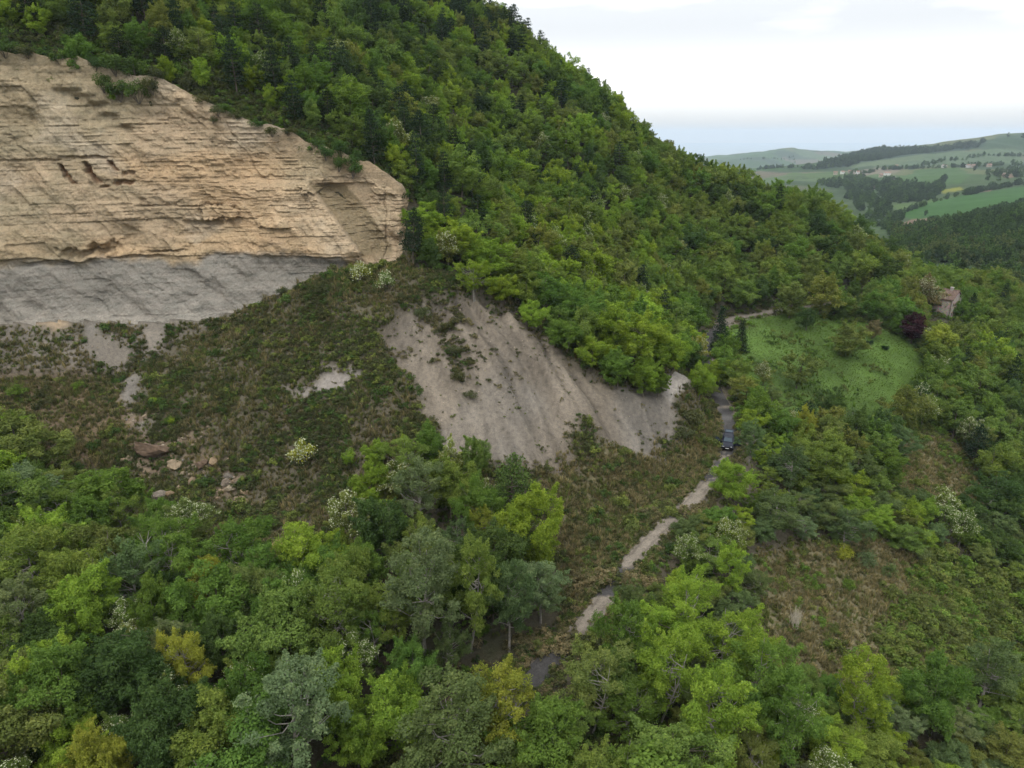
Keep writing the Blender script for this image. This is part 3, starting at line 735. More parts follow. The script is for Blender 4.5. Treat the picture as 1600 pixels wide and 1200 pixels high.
def tree_parts(seed, H, cr, cb=0.28, clumps=46, per=150, leaf=0.26, shape='round', lean=0.05, limbs=12, sparse=0.0, rad=None, blossom=0, crad=0.26, trunk_r=None, stems=1):
    """returns bark MB, leaf arrays, blossom arrays of a broadleaf tree standing at the origin"""
    rg = np.random.default_rng(seed)
    mb = MB()
    ch = H * (1 - cb); cz = H * cb + ch * 0.5
    # clump centres inside an uneven envelope
    cents, rads = [], []
    k = 0
    lob = rg.uniform(0, 6.28, 4)
    while len(cents) < clumps and k < clumps * 40:
        k += 1
        d = unit(rg.normal(size=3)); q = rg.uniform(0.25, 1.0) ** 0.55
        ang = math.atan2(d[1], d[0])
        e = 1 + 0.26 * math.sin(2 * ang + lob[0] + 1.5 * d[2]) + 0.24 * math.sin(3 * ang + lob[1] + 3 * d[2]) + 0.14 * math.sin(5 * ang + lob[2] - 4 * d[2])
        zt = d[2] * q
        w = {'round': 1.0, 'cone': 0.45 + 0.65 * (0.5 - 0.5 * zt), 'oval': 0.78 + 0.2 * (1 - abs(zt)), 'wide': 1.05 if zt > -0.2 else 0.8}[shape]
        r0 = cr * (1 - crad * 0.6)
        p = np.array([d[0] * q * r0 * e * w, d[1] * q * r0 * e * w, cz + zt * ch * 0.5 * (0.9 + 0.12 * math.sin(lob[3] + 3 * ang))])
        r = cr * crad * rg.choice([0.45, 0.7, 1.0, 1.35], p=[0.25, 0.3, 0.3, 0.15]) * rg.uniform(0.85, 1.15)
        if all(np.linalg.norm((p - c) * np.array([1, 1, 1])) > 0.55 * (r + s) * (1 + sparse) for c, s in zip(cents, rads)):
            cents.append(p); rads.append(r)
    cents = np.array(cents); rads = np.array(rads)
    # trunk(s) and limbs
    tr = trunk_r or 0.012 * H + 0.04
    for st in range(stems):
        off = rg.normal(size=2) * (0.25 if stems > 1 else 0.0)
        tip = np.array([rg.normal() * lean * H + off[0] * 4, rg.normal() * lean * H + off[1] * 4, H * 0.86])
        pts = []
        for i in range(7):
            t = i / 6
            pts.append(np.array([off[0], off[1], -0.5]) * (1 - t) + tip * t + np.array([math.sin(t * 3 + seed) * 0.02 * H, math.cos(t * 2.3 + seed) * 0.02 * H, 0]) * min(t * 3, 1))
        mb.tube(pts, [tr * (1.25 if i == 0 else 1 - 0.82 * i / 6) / (stems ** 0.4) for i in range(7)], 6)
        order = rg.permutation(len(cents))[:limbs]
        for j in order:
            c = cents[j]; t = np.clip((c[2] - 0.30 * np.hypot(c[0], c[1])) / H, cb * 0.7, 0.8) * rg.uniform(0.8, 1.0)
            i0 = np.clip(t / 0.86 * 6, 0, 5.99); ii = int(i0); b0 = pts[ii] * (1 - (i0 - ii)) + pts[ii + 1] * (i0 - ii)
            m = b0 * 0.5 + c * 0.5 + np.array([0, 0, -0.06 * H * rg.random()]) + rg.normal(size=3) * 0.02 * H
            e = b0 + (c - b0) * rg.uniform(0.9, 1.12)
            rr = tr * 0.42 * (1 - 0.5 * t)
            mb.tube([b0, m, e], [rr, rr * 0.6, 0.012 + rr * 0.12], 4)
            for _ in range(2):
                f = rg.uniform(0.35, 0.9); q0 = m * (1 - f) + e * f
                mb.tube([q0, q0 + unit(rg.normal(size=3) + unit(c - b0) + np.array([0, 0, 0.3])) * rads[j] * 1.1], [rr * 0.4, 0.01], 3)
    # loose shoots that break the outline
    sh_c, sh_r = [], []
    for j in rg.permutation(len(cents))[:max(6, len(cents) // 2)]:
        c = cents[j]; d = unit(np.array([c[0], c[1], (c[2] - cz) * 0.8 + 0.5 * cr]) + rg.normal(size=3) * 0.4 * cr)
        for q in (0.9, 1.3, 1.65):
            sh_c.append(c + d * rads[j] * q); sh_r.append(rads[j] * (0.42 - 0.17 * (q - 0.9)))
    lv0 = clump_leaves(cents, rads, per, leaf, rg, flat=0.85)
    lv1 = clump_leaves(np.array(sh_c), np.array(sh_r), per * 0.16, leaf, rg, flat=1.0, shell=0.1)
    lv = (np.concatenate([lv0[0], lv1[0]]), np.concatenate([lv0[1], lv1[1] + len(lv0[0])]), np.concatenate([lv0[2], lv1[2]]))
    bl = None
    if blossom:
        sel = np.argsort(-(cents[:, 2] + 0.8 * rg.normal(size=len(cents))))[:max(4, int(len(cents) * 0.7))]
        bl = clump_leaves(cents[sel] + np.array([0, 0, 0.08]), rads[sel] * 1.08, blossom, leaf * 1.0, rg, shell=0.85)
    return mb, lv, bl
def pine_parts(seed, H, cr, cb=0.25, leaf=0.4, per=26, layers=13, fir=False):
    rg = np.random.default_rng(seed); mb = MB()
    mb.tube([(0, 0, -0.5), (0.1, 0, H * 0.4), (0, 0.1, H * 0.75), (0, 0, H)], [0.02 * H, 0.015 * H, 0.008 * H, 0.02], 6)
    pos, nr = [], []
    for i in range(layers):
        t = i / (layers - 1); z = H * (cb + (0.985 - cb) * t)
        R_ = cr * ((1 - t) ** (1.0 if fir else 0.55) + 0.10) * (1 if fir else rg.uniform(0.75, 1.1))
        nb = int(5 + 5 * (1 - t))
        a0 = rg.uniform(0, 6.28)
        for k in range(nb):
            if not fir and rg.random() < 0.14: continue
            a = a0 + 6.283 * k / nb + rg.normal() * 0.2; ln = R_ * rg.uniform(0.75, 1.15)
            e = np.array([math.cos(a) * ln, math.sin(a) * ln, (-0.12 if fir else 0.10) * ln + rg.normal() * 0.1]); b0 = np.array([0, 0, z])
            mb.tube([b0, b0 + e * 0.95], [0.02 + 0.004 * H * (1 - t), 0.01], 3)
            n = max(5, int(per * (0.4 + ln / cr)))
            q = rg.uniform(0.25, 1.0, n)[:, None] ** 0.8
            p = b0 + e * q + rg.normal(size=(n, 3)) * np.array([1, 1, 0.45]) * (0.10 * cr + 0.05)
            pos.append(p); nr.append(unit(rg.normal(size=(n, 3)) * 0.7 + np.array([0, 0, 0.8]) + 0.3 * unit(e)))
    pos = np.concatenate(pos); nr = np.concatenate(nr)
    return mb, leaf_cards(pos, nr, leaf, rg, aspect=0.5), None
def shrub_parts(seed, H, cr, clumps=14, per=70, leaf=0.17, blossom=0):
    rg = np.random.default_rng(seed); mb = MB()
    cents, rads = [], []
    for i in range(clumps):
        a = rg.uniform(0, 6.28); q = rg.uniform(0, 1) ** 0.6
        h = H * (0.25 + 0.55 * rg.random() * (1 - 0.5 * q))
        cents.append((math.cos(a) * cr * 0.75 * q, math.sin(a) * cr * 0.75 * q, h)); rads.append(cr * rg.uniform(0.24, 0.42))
        if i < 9: mb.tube([(0.05 * math.cos(a), 0.05 * math.sin(a), -0.3), tuple(0.6 * x for x in cents[-1]), cents[-1]], [0.04, 0.025, 0.008], 4)
    cents = np.array(cents); rads = np.array(rads)
    lv = clump_leaves(cents, rads, per, leaf, rg, flat=0.9, shell=0.3)
    bl = clump_leaves(cents, rads * 1.08, blossom, leaf, rg, shell=0.85) if blossom else None
    return mb, lv, bl

class Proto:
    def __init__(s, name, parts, bark=M_BARK, H=10.0, R=3.0):
        mb, (v, f, l), bl = parts
        s.H, s.R = H, R
        s.bark = mb.mesh(name + "_wood", bark)
        s.leaf = np_mesh(name + "_leaves", v, f, M_LEAF, False, {"lv": l})
        s.blossom = np_mesh(name + "_blossom", bl[0], bl[1], M_BLOSSOM) if bl else None
        # joined copy for scattered masses
        s.v, s.f, s.l = v, f, l; s.name = name
    def mass_mesh(s):
        me = np_mesh(s.name + "_mass", s.v, s.f, M_LEAF_S, False, {"lv": s.l}); return me

PR = {}
# near trees: fine leaves
PR['broad'] = [Proto("broadleaf_%d" % i, tree_parts(100 + i, 10, 3.6, cb=0.16, clumps=74, per=300, leaf=0.185, shape=['round', 'oval', 'wide', 'round', 'oval', 'round'][i], crad=0.22), H=10, R=3.6) for i in range(6)]
PR['sparse'] = [Proto("sparse_%d" % i, tree_parts(140 + i, 11, 3.6, cb=0.2, clumps=74, per=200, leaf=0.18, shape=['oval', 'round', 'wide'][i], limbs=18, sparse=0.12, crad=0.19, stems=2), M_BARK_PALE, H=11, R=3.6) for i in range(3)]
PR['ash'] = [Proto("ash_%d" % i, tree_parts(160 + i, 9, 3.0, cb=0.18, clumps=52, per=230, leaf=0.175, blossom=34, crad=0.22), H=9, R=3.0) for i in range(3)]
PR['poplar'] = [Proto("poplar_%d" % i, tree_parts(180 + i, 13, 3.8, cb=0.22, clumps=78, per=215, leaf=0.185, shape='oval', limbs=30, sparse=0.12, crad=0.19), M_BARK_PALE, H=13, R=3.8) for i in range(3)]
# hillside trees: coarser leaves
PR['hill'] = [Proto("hill_tree_%d" % i, tree_parts(200 + i, 9.5, 3.5, cb=0.10, clumps=44, per=165, leaf=0.28, shape=['round', 'oval', 'wide', 'oval', 'round', 'cone', 'round', 'oval'][i], limbs=6, crad=0.27), H=9.5, R=3.5) for i in range(8)]
PR['hillash'] = [Proto("hill_ash_%d" % i, tree_parts(240 + i, 9, 3.2, cb=0.12, clumps=36, per=140, leaf=0.28, limbs=6, blossom=24, crad=0.27), H=9, R=3.2) for i in range(2)]
PR['pine'] = [Proto("pine_%d" % i, pine_parts(260 + i, 11, 3.2, cb=[0.22, 0.3, 0.15][i], per=34, layers=11, leaf=0.42), H=11, R=3.2) for i in range(3)]
PR['fir'] = [Proto("fir_%d" % i, pine_parts(280 + i, 9, 2.3, cb=0.06, leaf=0.3, per=34, layers=16, fir=True), H=9, R=2.3) for i in range(2)]
PR['shrub'] = [Proto("shrub_%d" % i, shrub_parts(300 + i, 2.0, 1.5, clumps=16, per=75), H=2, R=1.5) for i in range(5)]
PR['shrubash'] = [Proto("shrub_ash_%d" % i, shrub_parts(320 + i, 2.6, 1.6, clumps=16, per=70, blossom=30), H=2.6, R=1.6) for i in range(2)]

NAMES = dict(broad="broadleaf_tree", sparse="robinia_tree", ash="flowering_ash_tree", poplar="white_poplar_tree", hill="broadleaf_tree", hillash="flowering_ash_tree", pine="pine_tree", fir="fir_tree", shrub="shrub", shrubash="flowering_shrub")
CATS = dict(broad="tree", sparse="tree", ash="tree", poplar="tree", hill="tree", hillash="tree", pine="tree", fir="tree", shrub="shrub", shrubash="shrub")
PLANTS = []      # (x, y, radius) of everything planted
def vary(c, a=0.14):
    k = 1 + random.uniform(-a, a); h = random.uniform(-a, a) * 0.6
    return (max(0.004, c[0] * k * (1 + h)), max(0.004, c[1] * k), max(0.003, c[2] * k * (1 - h)))
def plant(kind, x, y, H, cr, colour, label, group=None, which=None, tilt=0.05):
    pr = PR[kind][which % len(PR[kind]) if which is not None else random.randrange(len(PR[kind]))]
    z = float(height(x, y))
    e = empty(NAMES[kind], (x, y, z - 0.1), random.uniform(0, 6.28))
    e.rotation_euler[0] = random.gauss(0, tilt); e.rotation_euler[1] = random.gauss(0, tilt)
    sx = cr / pr.R; e.scale = (sx * random.uniform(0.92, 1.08), sx * random.uniform(0.92, 1.08), H / pr.H)
    c = vary(LEAF[colour]) if isinstance(colour, str) else colour
    a = link(bpy.data.objects.new("trunk" if kind not in ('shrub', 'shrubash') else "stems", pr.bark), e)
    b = link(bpy.data.objects.new("crown" if kind not in ('shrub', 'shrubash') else "foliage", pr.leaf), e); b.color = (*c, 1)
    if pr.blossom: link(bpy.data.objects.new("blossom", pr.blossom), e)
    tag(e, label, CATS[kind], group)
    PLANTS.append((x, y, cr))
    return e
def plant_at(u, v, kind, H, cr, colour, label, group=None, which=None):
    """a tree whose top stands at photo pixel (u, v)"""
    x, y = hit(u, v, H * 0.97)
    return plant(kind, x, y, H, cr, colour, label, group, which)
# ------------------------------------------------------------------ the road
road_n = len(ROAD); tang = np.gradient(ROAD[:, :2], axis=0); tang = unit(tang); nor = np.stack([tang[:, 1], -tang[:, 0]], -1)
offs = np.linspace(-1.5, 1.5, 31)
rv = np.zeros((road_n, len(offs), 3)); rv[..., :2] = ROAD[:, None, :2] + nor[:, None] * offs[None, :, None]
rv[..., 2] = ROAD[:, None, 2] + 0.05 + 0.03 * (1 - (offs[None] / 1.75) ** 2) + 0.03 * fbm(rv[..., 0], rv[..., 1], 3, 2, 401)
ry = rv[..., 1]; rx = rv[..., 0]
def band(a, b, s=1.0): return sstep(a - s, a + s, ry) * sstep(b + s, b - s, ry)
mud = 0.95 * band(73.5, 80.5) + 0.97 * band(87, 99, 1.5) + 0.9 * band(101, 110) + 0.55 * band(113.5, 118.5) + 0.35 * band(133, 140)
mud = mud + 0.35 * fbm(rx, ry, 2.4, 4, 402) + 0.25 * (np.abs(offs[None]) / 1.75) ** 3 * np.ones_like(mud)
mud = np.maximum(sstep(0.35, 0.62, mud), 0.75 * sstep(185, 196, ry))
streak = sstep(0.62, 0.80, vnoise(rx * 0.9, ry * 2.2, 404)) * band(110, 119, 1.5)
mud = np.maximum(mud, streak)
rc_ = col3((0.046, 0.044, 0.043)) * (1 + 0.25 * fbm(rx, ry, 5, 3, 405)[..., None]) + col3((0.05, 0.048, 0.045)) * sstep(0.1, 0.6, fbm(rx, ry, 6, 3, 406))[..., None]
mudc = col3((0.150, 0.130, 0.106)) * (1 + 0.12 * fbm(rx, ry, 1.5, 3, 407)[..., None])
rut = np.exp(-((np.abs(offs[None] + 0.12 * fbm(rx, ry, 6, 2, 411)) - 0.72) / 0.2) ** 2) * np.ones_like(mud)
mudc = mudc * (1 - 0.30 * rut * sstep(-0.5, 0.3, fbm(rx, ry, 4, 3, 412)))[..., None] * (1 + 0.30 * fbm(rx, ry, 0.9, 3, 413))[..., None] * (1 - 0.35 * sstep(0.75, 1.0, np.abs(offs[None]) / 1.5 + 0.25 * fbm(rx, ry, 1.5, 3, 414)))[..., None]
rc_ = rc_ * (1 - mud[..., None]) + mudc * mud[..., None]
rm = NT("asphalt")
q = rm.mix(1.0, rm.attr("road_color").outputs["Color"], rm.ramp(rm.noise(3.5, 7, 0.75), [(0.3, (0.55, 0.54, 0.52)), (0.5, (1, 1, 1)), (0.72, (1.3, 1.28, 1.25))]), 'MULTIPLY')
rm.color(q); rm.b.inputs["Roughness"].default_value = 1.0; rm.b.inputs["Specular IOR Level"].default_value = 0.0; rm.bump(rm.noise(9, 6, 0.7), 0.9, 0.08)
me = np_mesh("road", rv.reshape(-1, 3), grid_faces(road_n, len(offs)), rm.m, True, colors={"road_color": rc_.reshape(-1, 3)})
tag(link(bpy.data.objects.new("road", me)), kind="structure")
# a stretch of track at the edge of the lower slope
trk = [hit(1640, 770), hit(1600, 778), hit(1570, 783), hit(1535, 787)]
tv = []
for i, (x, y) in enumerate(trk):
    for k in (-1.1, -0.4, 0.4, 1.1): tv.append((x, y + k * 1.6, float(height(x, y + k * 1.6)) + 0.14 - 0.05 * (abs(k) > 1)))
me = np_mesh("track", np.array(tv), grid_faces(len(trk), 4), plain("track_gravel", (0.20, 0.18, 0.16), 0.95, 0.3, 1.5), True)
tag(link(bpy.data.objects.new("gravel_path", me)), kind="structure")

# ------------------------------------------------------------------ boulders fallen from the cliff
def boulder_mesh(seed, flat=0.7, sub=3):
    import bmesh
    rg = np.random.default_rng(seed); bm = bmesh.new(); bmesh.ops.create_icosphere(bm, subdivisions=sub, radius=1.0)
    pl = [(unit(rg.normal(size=3)), rg.uniform(0.55, 0.85)) for _ in range(11)]
    for v in bm.verts:
        p = np.array(v.co)
        for n, d in pl:
            k = p @ n
            if k > d: p = p - n * (k - d) * 0.95
        p = p * (1 + 0.05 * math.sin(p[0] * 9 + seed) * math.sin(p[1] * 8) + 0.03 * rg.normal()) * np.array([1, 0.85, flat])
        v.co = p
    me = bpy.data.meshes.new("boulder_rock"); bm.to_mesh(me); bm.free(); me.materials.append(M_ROCK); return me
rk = NT("boulder_stone")
oc = rk.new("ShaderNodeObjectInfo").outputs["Color"]
rk.color(rk.mix(1.0, rk.mix(1.0, oc, rk.ramp(rk.noise(1.4, 6, 0.65, stretch=(1, 1, 2.5)), [(0.3, (0.6, 0.58, 0.55)), (0.7, (1.2, 1.18, 1.12))]), 'MULTIPLY'), rk.ramp(rk.noise(6, 4), [(0.3, (0.8, 0.8, 0.8)), (0.7, (1.15, 1.15, 1.15))]), 'MULTIPLY'))
rk.b.inputs["Roughness"].default_value = 0.95; rk.bump(rk.noise(5, 6, 0.7), 0.9, 0.12); M_ROCK = rk.m
RM = [boulder_mesh(500 + i, fl) for i, fl in enumerate((0.75, 0.6, 0.9, 0.45, 0.7, 0.8))]
tanrock, redrock, greyrock, palerock = (0.185, 0.138, 0.090), (0.105, 0.072, 0.050), (0.135, 0.115, 0.095), (0.22, 0.175, 0.122)
BOULD = [(88,722,1.35,tanrock,2,"tall rounded tan boulder standing alone above the dense green tree"), (72,750,0.9,greyrock,0,"grey brown boulder at the base of the tall tan boulder"), (104,757,0.85,tanrock,1,"low tan boulder touching the base of the tall tan boulder"),
  (240,704,3.3,redrock,3,"huge flat slab with a reddish weathered top, largest block of the rockfall"), (272,722,1.5,palerock,1,"pale angular block leaning on the side of the huge reddish slab"), (204,712,0.75,palerock,2,"small upright pale block beside the huge reddish slab"), (192,716,0.6,tanrock,0,"small tan block at the far side of two pale upright blocks"),
  (168,748,0.8,redrock,2,"small reddish boulder just above the dense green tree"), (190,756,1.4,greyrock,1,"grey brown boulder half buried above the dense green tree"), (215,762,0.8,greyrock,4,"small grey boulder below the huge reddish slab"),
  (246,775,1.6,greyrock,0,"large grey boulder with a dark split in the middle of the rockfall"), (266,768,1.0,tanrock,5,"tan boulder resting against the large split grey boulder"), (282,758,0.8,palerock,0,"pale squarish block above the flowering ash crown"), (240,795,1.5,tanrock,1,"smooth tan boulder behind the flowering ash crown"),
  (300,748,0.9,tanrock,2,"tan block between the pale slab and the dark bush"), (285,735,0.55,palerock,5,"small whitish block just below the pale leaning block"), (298,738,0.5,palerock,2,"small whitish wedge at the upper edge of the lower rubble"), (316,722,1.25,redrock,4,"brown boulder above the round dark bush"), (335,718,1.15,tanrock,1,"tan boulder above the round dark bush, higher than its brown neighbour"),
  (352,752,0.9,greyrock,0,"dark grey block with a black crevice beside the round dark bush"), (362,760,1.0,palerock,5,"rounded pale boulder beside the black crevice"), (358,742,0.9,greyrock,2,"grey block topping the pile beside the round dark bush"), (376,780,1.5,tanrock,3,"flat tan boulder at the outer end of the rockfall"), (382,766,0.8,palerock,2,"upright pale boulder behind the flat tan boulder"),
  (315,782,0.8,redrock,2,"reddish upright stone below the round dark bush"), (395,783,0.5,tanrock,4,"small tan stone just beyond the flat tan boulder"), (416,783,0.5,tanrock,0,"lone small tan stone in the grass past the rockfall"), (435,852,1.75,(0.24,0.165,0.10),3,"big isolated tan boulder lying in the grass among the foreground trees"),
  (228,690,0.6,palerock,4,"small pale block on the upper edge of the huge slab"), (255,690,0.5,tanrock,2,"small tan block on the upper edge of the huge slab"), (226,645,0.45,palerock,0,"small orange block below the grey scree tongue"), (288,684,0.5,palerock,1,"small pale block on the bare patch above the rockfall"), (300,690,0.45,palerock,5,"small whitish block on the bare patch above the rockfall")]
for (u, v, r, c, w, lab) in BOULD:
    x, y = hit(u, v + 6); o = bpy.data.objects.new("boulder", RM[w % len(RM)])
    link(o); o.location = (x, y, float(height(x, y)) + r * 0.10); o.scale = (r, r, r * random.uniform(0.8, 1.05)); o.rotation_euler = (random.gauss(0, 0.25), random.gauss(0, 0.25), random.uniform(0, 6.28)); o.color = (*vary(c, 0.1), 1)
    tag(o, lab, "boulder", "boulders fallen from the cliff")

# ------------------------------------------------------------------ scattered masses
def scatter(name, meshes, pts, rot, scale, idx, tint):
    """one object of kind stuff that carries many small copies"""
    col = bpy.data.collections.new(name + "_kinds")
    for i, m in enumerate(meshes): col.objects.link(bpy.data.objects.new("%s_%02d" % (name, i), m))
    n = len(pts); me = bpy.data.meshes.new(name); me.vertices.add(n); me.vertices.foreach_set("co", np.asarray(pts, np.float32).ravel())
    def at_(nm, ty, arr, key):
        a = me.attributes.new(nm, ty, 'POINT'); a.data.foreach_set(key, np.asarray(arr).ravel())
    at_("rot", 'FLOAT_VECTOR', np.asarray(rot, np.float32), "vector"); at_("scl", 'FLOAT_VECTOR', np.asarray(scale, np.float32), "vector")
    at_("idx", 'INT', np.asarray(idx, np.int32), "value"); at_("tint", 'FLOAT_COLOR', np.c_[tint, np.ones(n)].astype(np.float32), "color")
    ob = link(bpy.data.objects.new(name, me))
    ng = bpy.data.node_groups.new(name + "_scatter", 'GeometryNodeTree')
    ng.interface.new_socket("Geometry", in_out='INPUT', socket_type='NodeSocketGeometry'); ng.interface.new_socket("Geometry", in_out='OUTPUT', socket_type='NodeSocketGeometry')
    N = ng.nodes; Lk = ng.links
    gi = N.new("NodeGroupInput"); go = N.new("NodeGroupOutput"); ip = N.new("GeometryNodeInstanceOnPoints"); ci = N.new("GeometryNodeCollectionInfo")
    ci.inputs[0].default_value = col; ci.inputs[1].default_value = True; ci.inputs[2].default_value = True
    def na(nm, ty, out):
        q = N.new("GeometryNodeInputNamedAttribute"); q.data_type = ty; q.inputs[0].default_value = nm; return q.outputs[0]
    Lk.new(gi.outputs[0], ip.inputs["Points"]); Lk.new(ci.outputs[0], ip.inputs["Instance"]); ip.inputs["Pick Instance"].default_value = True
    Lk.new(na("idx", 'INT', 0), ip.inputs["Instance Index"])
    e2r = N.new("FunctionNodeEulerToRotation"); Lk.new(na("rot", 'FLOAT_VECTOR', 0), e2r.inputs[0]); Lk.new(e2r.outputs[0], ip.inputs["Rotation"])
    Lk.new(na("scl", 'FLOAT_VECTOR', 0), ip.inputs["Scale"]); Lk.new(ip.outputs[0], go.inputs[0])
    md = ob.modifiers.new("scatter", 'NODES'); md.node_group = ng
    tag(ob, kind="stuff"); return ob
def tuft_mesh(seed, n=16, h=0.5, spread=0.16, w=0.035):
    rg = np.random.default_rng(seed); V = []; L_ = []
    for i in range(n):
        a = rg.uniform(0, 6.28); b = np.array([math.cos(a), math.sin(a), 0]) * rg.uniform(0, spread); d = np.array([math.cos(a), math.sin(a), 0]) * rg.uniform(0.1, 0.75) * h
        t = np.array([-math.sin(a + rg.normal()), math.cos(a), 0]) * w; hh_ = h * rg.uniform(0.5, 1.0); l = rg.random()
        m = b + d * 0.35 + np.array([0, 0, hh_ * 0.65]); e = b + d + np.array([0, 0, hh_])
        V += [b - t, b + t, m + t * 0.8, m - t * 0.8, m - t * 0.8, m + t * 0.8, e + t * 0.15, e - t * 0.15]; L_ += [l] * 8
    V = np.array(V); return np_mesh("tuft_%d" % seed, V, np.arange(len(V)).reshape(-1, 4), M_LEAF_S, False, {"lv": L_})
def bush_mesh(seed, clumps=7, per=34, leaf=0.16, H=0.9, cr=0.75):
    mb, (v, f, l), _ = shrub_parts(seed, H, cr, clumps, per, leaf); return np_mesh("bush_%d" % seed, v, f, M_LEAF_S, False, {"lv": l})
TUFTS = [tuft_mesh(600 + i) for i in range(4)] + [tuft_mesh(610 + i, 22, 0.8, 0.12, 0.03) for i in range(2)]
BUSHES = [bush_mesh(620 + i) for i in range(4)]
MASS = TUFTS + BUSHES           # 0-3 low tufts, 4-5 tall stems, 6-9 low bushes
def gpick(M, x, y): return bilin(M, gx, gy, x, y)
class Cover:
    def __init__(s): s.p, s.r, s.s, s.i, s.t = [], [], [], [], []
    def sow(s, n, box_, prob, idx, size, cols, seed, zlift=-0.04, dmin=1.75):
        rg = np.random.default_rng(seed)
        x = rg.uniform(box_[0], box_[1], n); y = rg.uniform(box_[2], box_[3], n)
        k = rg.random(n) < prob(x, y); x, y = x[k], y[k]; n = len(x)
        d, _ = roadside(x, y); k = d > dmin; x, y = x[k], y[k]; n = len(x)
        s.p.append(np.stack([x, y, height(x, y) + zlift], -1)); s.r.append(np.stack([rg.normal(0, .12, n), rg.normal(0, .12, n), rg.uniform(0, 6.28, n)], -1))
        sc = rg.uniform(size[0], size[1], n) * (1 + 0.3 * fbm(x, y, 4, 2, seed)); s.s.append(np.stack([sc, sc, sc * rg.uniform(0.8, 1.25, n)], -1))
        s.i.append(rg.choice(idx, n)); c = np.array([LEAF[q] for q in cols])
        w = np.clip((fbm(x, y, 6, 3, seed + 1) * 0.8 + 0.5 + rg.normal(0, 0.22, n)) * len(c), 0, len(c) - 0.01).astype(int)
        s.t.append(c[w] * rg.uniform(0.75, 1.25, (n, 1)))
    def build(s, name): return scatter(name, MASS, np.concatenate(s.p), np.concatenate(s.r), np.concatenate(s.s), np.concatenate(s.i), np.concatenate(s.t))

# where no tree stands: the slope under the cliff, clearings, road
Z_OPEN = lz([(-150,480),(0,478),(340,478),(440,425),(610,395),(655,425),(720,432),(790,462),(850,505),(900,550),(960,585),(1040,585),(1100,585),(1135,640),(1128,720),(1090,780),(1010,850),(960,940),(900,960),(872,860,9),(810,770,9),(720,715,7),(640,700,6),(540,740,6),(480,830,8),(420,880,8),(330,810,8),(230,770,8),(150,745,8),(60,720,8),(20,680,7),(-150,650,6)])
Z_HERB = lz([(1450,850),(1620,930),(1640,1010,8),(1420,1030,9),(1380,980,5)])
Z_PLUM = lz([(1370,540),(1410,520),(1470,560),(1420,590)])
OPEN = [Z_OPEN, Z_STRAW, Z_STRAW2, Z_STRAW3, Z_MEADOW, Z_HERB]
def is_open(x, y):
    r = np.zeros(np.shape(x), bool)
    for q in OPEN: r |= inside(q, x, y)
    return r
slope_at = np.hypot(*np.gradient(blur(GZ, 4), STEP))
OPENG = blur(is_open(GX, GY).astype(float), 2)
MIDG = blur(inside(Z_OPEN, GX, GY).astype(float), 3)

cov = Cover()
veg = lambda x, y: np.clip(gpick(MIDG, x, y) * (1 - 1.02 * gpick(np.clip(M_BARE + 0.75 * M_RUB, 0, 1), x, y)), 0, 1)
steep = lambda x, y: (gpick(slope_at, x, y) < 2.6)
bx = (-125, 62, 72, 142)
patchy = lambda x, y, s, sc=5: sstep(-0.35, 0.35, fbm(x, y, sc, 4, s))
cov.sow(70000, bx, lambda x, y: veg(x, y) * steep(x, y) * (1 - 0.8 * gpick(np.clip(M_BROWN + M_STRAW, 0, 1), x, y)) * patchy(x, y, 701, 4), [6, 7, 8, 9], (0.45, 1.15), ['broom', 'dark', 'broom', 'olive', 'broom'], 711)
cov.sow(95000, bx, lambda x, y: veg(x, y) * steep(x, y) * 0.85, [0, 1, 2, 3, 4], (0.7, 1.5), ['khaki', 'herb', 'broom', 'khaki', 'brown'], 712)
cov.sow(16000, bx, lambda x, y: gpick(M_BROWN, x, y) * steep(x, y), [4, 5, 0, 1], (0.7, 1.5), ['brown', 'brown', 'straw', 'khaki', 'herb'], 713)
cov.sow(5000, bx, lambda x, y: gpick(M_BROWN, x, y) * steep(x, y) * patchy(x, y, 703), [6, 7, 8, 9], (0.4, 0.9), ['broom', 'khaki', 'brown'], 714)
cov.sow(50000, (-5, 125, 72, 160), lambda x, y: gpick(M_STRAW, x, y), [0, 1, 2, 3, 4, 5], (0.8, 1.6), ['straw', 'khaki', 'straw', 'khaki', 'herb'], 715)
cov.sow(12000, (-5, 125, 72, 160), lambda x, y: gpick(M_STRAW, x, y) * patchy(x, y, 704, 6) * 0.7, [6, 7, 8, 9], (0.4, 1.1), ['khaki', 'broom', 'olive', 'khaki'], 716)
cov.sow(26000, bx, lambda x, y: gpick(M_SCAR, x, y) * (0.05 + 0.85 * sstep(0.05, 0.45, fbm(x, y, 5, 4, 705))), [0, 1, 2, 3, 6, 7], (0.3, 0.75), ['khaki', 'broom', 'herb'], 717)
cov.sow(9000, bx, lambda x, y: gpick(M_TALUS + M_RUB + M_PATCH, x, y) * (0.08 + 0.5 * sstep(0.1, 0.5, fbm(x, y, 4, 3, 706))), [0, 1, 2, 6, 7], (0.4, 0.9), ['broom', 'herb', 'khaki'], 718)
meadow_ok = lambda x, y: gpick(M_MEAD, x, y)
cov.sow(26000, (45, 125, 150, 215), meadow_ok, [0, 1, 2, 3], (0.25, 0.6), ['dark', 'herb', 'green', 'dark'], 719)
flank = lambda x, y: (1 - gpick(M_MEAD, x, y)) * (1 - 0.8 * gpick(M_STRAW, x, y)) * sstep(6, 14, x - 0.55 * (y - 60)) * (x > 5)
cov.sow(26000, (5, 190, 45, 215), lambda x, y: flank(x, y) * patchy(x, y, 707, 7), [6, 7, 8, 9], (0.7, 1.8), ['herb', 'green', 'olive', 'herb', 'mid'], 720)
cov.sow(30000, (5, 190, 45, 215), flank, [0, 1, 2, 3, 4], (0.8, 1.5), ['herb', 'khaki', 'herb', 'straw'], 721)
floor_ = lambda x, y: (1 - gpick(OPENG, x, y)) * steep(x, y)
